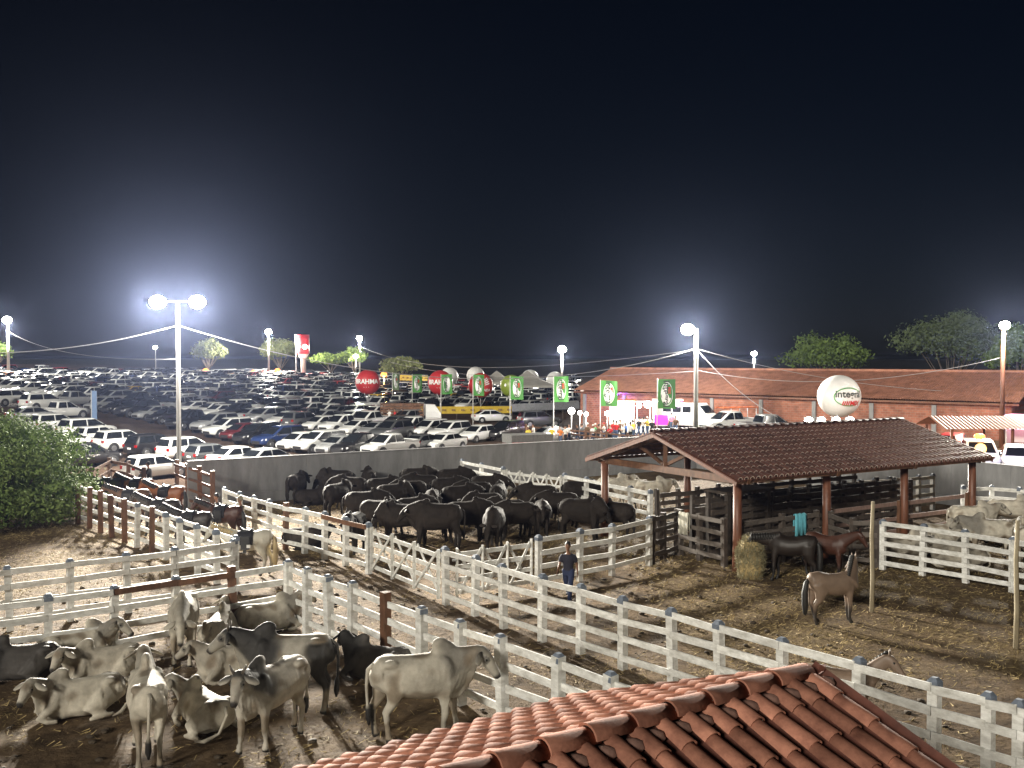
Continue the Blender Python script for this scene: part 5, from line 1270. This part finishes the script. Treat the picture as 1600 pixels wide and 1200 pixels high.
for (px, py, deg, key, var, s, lab) in (
    (1517,846,12,'st','w',1.0,'white humped cow standing at the far right, left of another standing cow'),
    (1578,834,4,'st_l','w',1.0,'white humped cow standing at the right edge, farther back'),
    (1452,866,-8,'ly','w',1.0,'white cow lying behind the five board fence, left of the grey faced one'),
    (1548,872,200,'st_r','g',1.0,'grey faced cow standing behind the five board fence'),
    (1598,884,95,'st','w',1.0,'white cow cut by the right edge behind the five board fence'),
    (1412,868,24,'ly_r','f',.95,'pale cow lying at the left end of the five board fence'),
    (1500,888,178,'ly','f',1.05,'pale cow lying close behind the boards in the middle of the five board fence'),
    (1470,848,15,'ly_l','g',.98,'grey cow lying behind the other pale cattle near the shed')):
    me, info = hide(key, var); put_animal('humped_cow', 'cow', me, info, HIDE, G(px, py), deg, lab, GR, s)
GA = 'pale cattle in the far alley'
for (px, py, deg, key, var, lab) in ((958,790,4,'st','w','white cow in the far alley just right of the left shed post'),(988,793,176,'low','f','pale cow with lowered head in the far alley behind the shed truss'),(1018,796,10,'st_r','w','white cow in the far alley, rightmost under the shed roof'),(930,783,5,'ly','f','pale cow resting in the far alley left of the shed post')):
    me, info = hide(key, var); put_animal('humped_cow', 'cow', me, info, HIDE, G(px, py), deg, lab, GA, .97)

# ------------------------------------------------------------------ horses
def horse_shape(yaw=0, nel=42, hp=-48, step=0, hind=0, voxel=.03):
    b, e = MB(), MB()
    b.tube([((-.78,0,1.22),.10,.14),((-.72,0,1.24),.21,.24),((-.52,0,1.23),.26,.29),((-.22,0,1.14),.29,.31),((.08,0,1.11),.30,.325),((.34,0,1.13),.27,.33),((.54,0,1.17),.20,.30),((.68,0,1.20),.12,.22)], 16)
    b.ball((.34,0,1.40),(.22,.07,.09),10)
    nb = Vector((.54,0,1.30)); nd = pol(yaw*.7, nel); poll = nb+nd*.66; hh = pol(yaw*1.25, hp)
    b.tube([(nb-nd*.2,.16,.30),(nb,.14,.25),(nb+nd*.25,.11,.20),(nb+nd*.5,.09,.155),(poll,.08,.115)], 14)
    b.tube([(poll-hh*.07,.06,.07),(poll+hh*.05,.085,.115),(poll+hh*.2,.08,.12),(poll+hh*.36,.055,.08),(poll+hh*.5,.05,.065),(poll+hh*.57,.04,.045)], 12)
    sd_ = Vector((-hh.y, hh.x, 0)).normalized(); up = hh.cross(sd_); up = up if up.z > 0 else -up
    for s in (-1, 1):
        a = poll+sd_*(s*.045)+up*.06-hh*.02; e.tube([(a,.032,.02),(a+Vector((0,0,.07))+sd_*(s*.015),.036,.018),(a+Vector((0,0,.15))+sd_*(s*.02),.006,.006)], 8)
        st = step*s*.10
        b.tube([((.42,s*.14,1.08),.10,.16),((.46+st,s*.15,.84),.075,.105),((.47+st,s*.145,.56),.062,.072),((.475+st,s*.145,.48),.066,.072),((.465+st*1.3,s*.145,.24),.045,.050),((.48+st*1.4,s*.145,.12),.046,.048),((.52+st*1.4,s*.145,.05),.055,.06),((.53+st*1.4,s*.145,.0),.062,.072)], 10)
        hf = hind if s > 0 else 0
        b.tube([((-.50,s*.15,1.18),.14,.27),((-.48-st,s*.165,.92),.115,.21),((-.56-st,s*.155,.70),.075,.115),((-.68-st+hf*.1,s*.145,.56),.06,.08),((-.665-st+hf*.16,s*.145,.32),.046,.054),((-.65-st+hf*.2,s*.145,.13),.045,.048),((-.61-st+hf*.26,s*.145,.05),.054,.06),((-.60-st+hf*.27,s*.145,.0),.06,.07)], 10)
    return skin(b, voxel, 4, e), dict(poll=poll, hd=hh, sd=sd_, up=up, dz=0, nb=nb, nd=nd, lying=False)
def horse_hair(info, tail, length=.95):
    m = MB(); nb, nd, P = info['nb'], info['nd'], info['poll']; up = nd.cross(Vector((-nd.y, nd.x, 0))).normalized(); up = up if up.z > 0 else -up
    for i in range(11):
        p = nb-nd*.1+(P-nb+nd*.14)*(i/10)+up*(.20-.012*i*.9); sy = Vector((-nd.y, nd.x, 0)).normalized()
        m.tube([(p+up*.03,.025,.05),(p+sy*.09-up*.02,.03,.055),(p+sy*.135-up*.15-nd*.02,.010,.03)], 6)
    mane = m.mesh('mane', [tail], True); m = MB()
    m.tube([((-.74,0,1.32),.05),((-.84,0,1.20),.07),((-.88,.01,.9),.095),((-.87,.02,.55),.095),((-.86,.02,.3),.06),((-.85,.02,1.2-length),.015)], 10)
    return mane, m.mesh('tail', [tail], True)
def horse_colour(base, legs, info, muz):
    P, H = info['poll'], info['hd']
    def fn(c):
        n = noise.noise(c*2.7)*.10; col = lerp3(base, legs, sstep(.62+n, .34+n, c.z))
        d = (c-P).dot(H)
        if d > .42 and (c-P-H*d).length < .2: col = lerp3(col, muz, sstep(.44, .54, d))
        if c.z < .05: col = (.03,.028,.025)
        k = 1+noise.noise(c*4)*.14; return tuple(max(.004, x*k) for x in col)
    return fn
def saddle(o, pad=(.015,.015,.018), white=False):
    m = MB(); rings = []
    for x in (-.18, -.1, .1, .24, .32):
        w = .29; rings.append([(x, w*math.cos(a), 1.16+.30*math.sin(a)) for a in [R(-20)+R(220)*k/12 for k in range(13)]])
    m.loft(rings, 0, False, False); q = m.build('saddle_pad', mat('black_saddle_pad', pad, .8, var=.2), o, True); sl = q.modifiers.new('s', 'SOLIDIFY'); sl.thickness = .025; sl.offset = 1
    m = MB(); m.tube([((-.16,0,1.50),.12,.05),((-.05,0,1.475),.15,.04),((.12,0,1.475),.14,.04),((.22,0,1.53),.08,.05)], 10); m.tube([((.20,0,1.50),.04),((.24,0,1.62),.025)], 6); m.build('saddle', LEATHER, o, True)
    for s in (-1, 1):
        m = MB(); m.box((.05, s*.33, 1.12), (.28,.03,.42)); m.box((.06, s*.345, .86), (.10,.04,.12)); m.build('stirrup_flap', LEATHER, o)
    if white:
        m = MB(); m.box((-.06,.352,1.02),(.12,.01,.10)); m.box((-.06,-.352,1.02),(.12,.01,.10)); m.build('pad_patch', INKW, o)
HS = {'a': horse_shape(0, 32, -52, .5), 'b': horse_shape(14, 30, -58, -.5, .6), 'turn': horse_shape(74, 40, -38, .3, .9), 'fd': horse_shape(8, 2, -58, .5), 'dn': horse_shape(-12, 48, -48, .4)}
HM = {}
def put_horse(key, colour, loc, deg, label, group, s=1.0, sad=False, tail=HAIRM, white=False):
    k = (key, colour)
    me, info = HS[key]
    if k not in HM:
        c = dict(white=((.52,.49,.41),(.30,.28,.25),(.14,.12,.11)), bay=((.060,.022,.013),(.010,.009,.009),(.02,.015,.012)), dark=((.020,.014,.011),(.010,.009,.009),(.012,.01,.01)), chestnut=((.22,.075,.026),(.16,.055,.02),(.10,.04,.02)), dun=((.19,.135,.098),(.030,.024,.020),(.04,.035,.03)), brown=((.10,.05,.028),(.03,.018,.012),(.03,.02,.015)))[colour]
        HM[k] = (paint(me, horse_colour(*c[:2], info, c[2]), 'horse_body'), horse_hair(info, tail)); HM[k][0].materials.append(mat('horse_coat', (1,1,1), .5, var=.2, scale=4, attr=True, bump=.004, bscale=5, spec=.4))
    o = thing('horse', label, 'horse', loc, R(face_view(loc, deg)), group); o.scale = (s, s, s)
    link('body', HM[k][0], o); link('mane', HM[k][1][0], o); link('tail', HM[k][1][1], o)
    for q in (-1, 1): link('eye', EYEM, o, info['poll']+info['hd']*.15+info['sd']*(q*.075)+info['up']*.045)
    if sad: saddle(o, white=white)
    return o
GH = 'saddled horses in the left pen'
put_horse('b','white', G(388,899), 172, 'white saddled horse with a blond tail at the end of the fence corner', GH, 1.0, True, BLONDM, True)
put_horse('a','dark', G(300,862), 152, 'dark saddled horse nearest the near fence, in front of the white horse', GH, 1.0, True)
put_horse('b','bay', G(350,850), 148, 'bay saddled horse beside the person in khaki', GH, 1.0, True)
put_horse('a','dark', G(252,838), 152, 'black saddled horse in the middle of the row behind the grey fence', GH, 1.0, True)
put_horse('a','chestnut', G(262,812), 150, 'chestnut horse with a lit rump below the end of the wall', GH, 1.0, True)
put_horse('b','brown', G(206,818), 155, 'brown saddled horse behind the dark fence posts', GH, 1.0, True)
put_horse('a','chestnut', G(216,796), 150, 'chestnut horse farther left near the brown loading rail', GH, .98, True)
put_horse('b','dark', G(168,796), 160, 'dark horse half behind the leafy bush', GH, 1.0, True)
GHR = 'loose horses in the right pen'
put_horse('fd','dark', G(1236,908), 176, 'very dark horse in front of the shed with its head lowered towards the hay', GHR, 1.0)
put_horse('b','bay', G(1292,902), -30, 'dark bay horse behind the pony, facing right with its head lowered', GHR, .95)
put_horse('turn','dun', G(1302,973), 28, 'brown dun pony standing with its rump to the viewer and head turned away', GHR, .93)
put_horse('dn','dun', G(1312,1146), 2, 'dun horse whose head and neck show above the long white fence', GHR, .86, False)

# ------------------------------------------------------------------ people
def person_meshes(pose):
    """body plus clothes for one pose; clothes follow the same bones"""
    leg, arm = pose['leg'], pose['arm']; lean = pose.get('lean', 0)
    hip = [Vector((0, s*.095, .90)) for s in (1, -1)]; kn, an = [], []
    for i, (th, sh) in enumerate(leg):
        k = hip[i]+Vector((math.sin(R(th))*.43, 0, -math.cos(R(th))*.43)); a = k+Vector((math.sin(R(th-sh))*.42, 0, -math.cos(R(th-sh))*.42)); kn.append(k); an.append(a)
    dz = -min(a.z for a in an)+.055
    mv = lambda v: Vector((v.x, v.y, v.z+dz))
    hip, kn, an = [mv(v) for v in hip], [mv(v) for v in kn], [mv(v) for v in an]
    ch = Vector((math.sin(R(lean))*.42, 0, .92+dz+math.cos(R(lean))*.42)); nk = ch+Vector((math.sin(R(lean))*.14, 0, .15)); hdp = nk+Vector((.03, 0, .17))
    sho = [ch+Vector((0, s*.19, .05)) for s in (1, -1)]; el, wr = [], []
    for i, (up, out, fo) in enumerate(arm):      # upper arm swing, sideways, forearm bend
        s = 1 if i == 0 else -1
        d = Vector((math.sin(R(up)), s*math.sin(R(out)), -math.cos(R(up)))).normalized(); e = sho[i]+d*.29
        d2 = Vector((math.sin(R(up+fo)), -s*.35*(fo > 40)+s*.08, -math.cos(R(up+fo)))).normalized(); el.append(e); wr.append(e+d2*.25)
    pel = Vector((0,0,.95+dz)); b, sh_, tr, shoe, hair, ex = MB(), MB(), MB(), MB(), MB(), MB()
    def torso(m, g):
        m.tube([(pel-Vector((0,0,.08)),.15+g,.11+g),(pel+(ch-pel)*.35,.145+g,.105+g),(pel+(ch-pel)*.75,.165+g,.12+g),(ch+Vector((0,0,.05)),.17+g,.11+g),(nk-Vector((0,0,.05)),.085+g,.075+g)], 12, up=(0,1,0))
    torso(b, 0); torso(sh_, .014)
    b.tube([(nk-Vector((0,0,.08)),.055),(hdp-Vector((0,0,.06)),.05)], 10)
    b.ball(hdp+Vector((.005,0,.02)), (.098,.078,.122), 12); b.ball(hdp+Vector((.095,0,-.005)), (.022,.016,.026), 8); b.ball(hdp+Vector((.05,0,-.07)), (.045,.045,.035), 8)
    hair.ball(hdp+Vector((-.012,0,.045)), (.106,.086,.110), 12)
    if pose.get('cap'): hair.ball(hdp+Vector((.10,0,.065)), (.09,.07,.014), 10)
    for i in (0, 1):
        s = 1 if i == 0 else -1
        b.tube([(hip[i]+Vector((0,0,.05)),.085),(kn[i]*.5+hip[i]*.5,.075),(kn[i],.055),(kn[i]*.45+an[i]*.55+Vector((-.02,0,0)),.05),(an[i],.036)], 10)
        tr.tube([(hip[i]+Vector((0,0,.06)),.105),(kn[i]*.5+hip[i]*.5,.092),(kn[i],.074),(kn[i]*.5+an[i]*.5,.07),(an[i]+Vector((0,0,.02)),.062)], 10)
        b.tube([(sho[i]-Vector((0,s*.04,0)),.06),(sho[i]+(el[i]-sho[i])*.3,.052),(el[i],.042),(el[i]*.5+wr[i]*.5,.04),(wr[i],.028)], 10)
        sh_.tube([(sho[i]-Vector((0,s*.05,0)),.075),(sho[i]+(el[i]-sho[i])*.35,.066),(sho[i]+(el[i]-sho[i])*.75,.062)], 10)
        d = (wr[i]-el[i]).normalized(); sdv = Vector((0,1,0)).cross(d).normalized(); pc = wr[i]+d*.05
        b.tube([(wr[i],.028,.022),(pc,.042,.02),(wr[i]+d*.095,.038,.018)], 8, up=tuple(sdv))
        for f_, (o_, L_) in enumerate(((-.030,.060),(-.011,.078),(.010,.074),(.029,.058))):
            a0 = wr[i]+d*.085+sdv*o_; c_ = Vector((0,-s*.02,0)); ex.tube([(a0,.0095),(a0+d*L_*.55+c_*.4,.009),(a0+d*L_+c_,.007)], 6)
        a0 = wr[i]+d*.035+sdv*.035; ex.tube([(a0,.011),(a0+d*.035+sdv*.025,.010),(a0+d*.065+sdv*.03,.008)], 6)
        shoe.tube([(an[i]+Vector((-.06,0,-.01)),.045,.05),(an[i]+Vector((.04,0,-.015)),.048,.042),(an[i]+Vector((.15,0,-.028)),.045,.028),(an[i]+Vector((.18,0,-.03)),.025,.018)], 10, up=(0,1,0))
        ex.ball(hdp+Vector((-.005,s*.078,0)), (.02,.010,.03), 6); ex.ball(hdp+Vector((.088,s*.032,.025)), .010, 6)
    tr.tube([(pel+Vector((0,0,.06)),.165,.125),(pel-Vector((0,0,.10)),.17,.13),(pel-Vector((0,0,.16)),.14,.11)], 12, up=(0,1,0))
    return dict(body=skin(b, .022, 2, ex), shirt=skin(sh_, .022, 2), trousers=skin(tr, .022, 2), shoe=shoe.mesh('shoes', (), True), hair=hair.mesh('hair', (), True))
POSES = {
 'stand': person_meshes(dict(leg=((3,2),(-3,2)), arm=((4,12,14),(-4,12,16)), cap=True)),
 'phone': person_meshes(dict(leg=((4,3),(-3,3)), arm=((22,10,95),(6,14,30)), lean=4)),
 'walk': person_meshes(dict(leg=((24,8),(-20,22)), arm=((-24,8,18),(24,8,26)), lean=5)),
 'cross': person_meshes(dict(leg=((5,3),(-2,2)), arm=((20,14,100),(18,14,105)))),
}
CLO = {}
def cm(nm, c): 
    if nm not in CLO: CLO[nm] = mat('cloth_'+nm, c, .85, var=.22, scale=8)
    return CLO[nm]
CC = dict(black=(.012,.012,.014), white=(.66,.65,.62), red=(.45,.02,.025), khaki=(.17,.15,.10), navy=(.02,.03,.08), denim=(.05,.075,.14), yellow=(.60,.48,.05), green=(.06,.28,.10), orange=(.6,.18,.04), grey=(.18,.18,.19), brown=(.11,.06,.035), blue=(.05,.14,.42), pink=(.6,.2,.3), purple=(.02,.02,.035))
SKINS = [mat('skin_%d' % i, c, .55, var=.12, scale=10) for i, c in enumerate(((.30,.16,.10),(.20,.10,.06),(.38,.22,.15)))]
HAIRC = dict(black=mat('hair_black', (.012,.01,.009), .6, var=.2), white=mat('cap_white', (.6,.6,.57), .8, var=.1), khaki=mat('cap_khaki', (.18,.16,.11), .85, var=.15), red=mat('cap_red', (.4,.02,.02), .8))
def put_person(pose, top, bot, loc, deg, label, group=None, hat='black', s=1.0, sk=0):
    o = thing('person', label, 'person', loc, R(deg), group); o.scale = (s, s, s); P = POSES[pose]
    for nm, me, m_ in (('body', P['body'], SKINS[sk]), ('shirt', P['shirt'], cm(top, CC[top])), ('trousers', P['trousers'], cm(bot, CC[bot])), ('shoes', P['shoe'], LEATHER), ('hair', P['hair'], HAIRC[hat])):
        if not me.materials: me.materials.append(m_)
        q = link(nm, me, o); flat_mat(q, m_)
GP2 = 'people by the saddled horses'
put_person('cross','black','grey', G(340,842), 200, 'person in a black shirt standing among the saddled horses', GP2, 'black', 1.0)
put_person('stand','khaki','khaki', G(377,848), 185, 'person in khaki clothes and cap standing behind the white horse', GP2, 'khaki', 1.0, 1)
put_person('phone','black','grey', G(234,776), 185, 'person in a black shirt before the white hatchback at the loading rail', GP2, 'black', 1.0)
put_person('walk','purple','navy', G(888,938), 255, 'person in dark clothes walking beside the white fence near the shed', None, 'black', 1.0, 1)
GP3 = 'people behind the concrete wall'
for (px, Y, top, deg, pose, lab) in ((620,61,'red',20,'phone','person in a red shirt just behind the concrete wall'),(655,61,'navy',200,'stand','person in a navy shirt behind the wall, left of three by the cars'),(669,62,'black',190,'cross','person in a black shirt behind the wall, middle of three by the cars'),(682,62,'grey',180,'stand','person in a grey shirt behind the wall, right of three by the cars')):
    c = on(px, Y); put_person(pose, top, 'denim', c, deg, lab, GP3, 'black', 1.0)
GP4 = 'people at the food stalls'; random.seed(21)
crowd = [(826,'yellow','denim'),(834,'white','denim'),(862,'yellow','black'),(876,'orange','denim'),(884,'white','black'),(889,'white','denim'),(903,'black','denim'),(909,'grey','denim'),(918,'brown','black'),(926,'white','denim'),(930,'green','black'),(935,'brown','black'),(944,'white','denim'),(953,'red','black'),(958,'red','denim'),(963,'red','denim'),(968,'brown','black'),(974,'white','denim'),(978,'blue','denim'),(985,'white','black'),(990,'yellow','denim'),(998,'black','denim'),(1005,'white','denim'),(1012,'yellow','denim'),(1019,'black','black'),(1050,'pink','denim'),(1056,'brown','denim')]
seen = {}
for i, (px, a, b_) in enumerate(crowd):
    seen[a] = seen.get(a, 0)+1; tot = sum(1 for q in crowd if q[1] == a)
    Yc = random.uniform(82.5, 85.5) if px < 945 else random.uniform(80.5, 84.5)
    c = on(px, Yc)
    put_person(random.choice(('stand','phone','cross','walk')), a, b_, c, random.uniform(20, 340), f'person in {a} shirt in the food stall crowd'+('' if tot == 1 else f', {ordn(seen[a]-1)} {a} shirt from left'), GP4, random.choice(('black','black','black','white','red')), random.uniform(.95, 1.04), random.randrange(3))
GP5 = 'people by the cattle lorry'
for px, a, lab in ((608,'white','person in a white shirt beside the cattle lorry, left one'),(617,'red','person in a red shirt beside the cattle lorry'),(629,'navy','person in a navy shirt beside the cattle lorry, right one')):
    c = on(px, 100); put_person('stand', a, 'denim', c, random.uniform(180, 340), lab, GP5)
print('objects', len(bpy.data.objects))

# ------------------------------------------------------------------ thin air volume added to imitate the lens glow round the lamps
m = MB(); m.box((0, 2870, 7.2), (8200, 6400, 17.6)); hz_ = m.build('added_haze', None or mat('x_tmp', (1,1,1)))
hm = bpy.data.materials.new('halo_haze'); hm.use_nodes = True; hn_ = hm.node_tree.nodes; hn_.remove(hn_['Principled BSDF'])
pv = hn_.new('ShaderNodeVolumePrincipled'); pv.inputs['Color'].default_value = (.46,.56,.95,1); pv.inputs['Density'].default_value = .00004; pv.inputs['Anisotropy'].default_value = .87
hm.node_tree.links.new(pv.outputs[0], hn_['Material Output'].inputs['Volume'])
hz_.data.materials[0] = hm; stuff(tag(hz_, 'thin air added over the whole place to give the lamps halos', 'added_haze'))
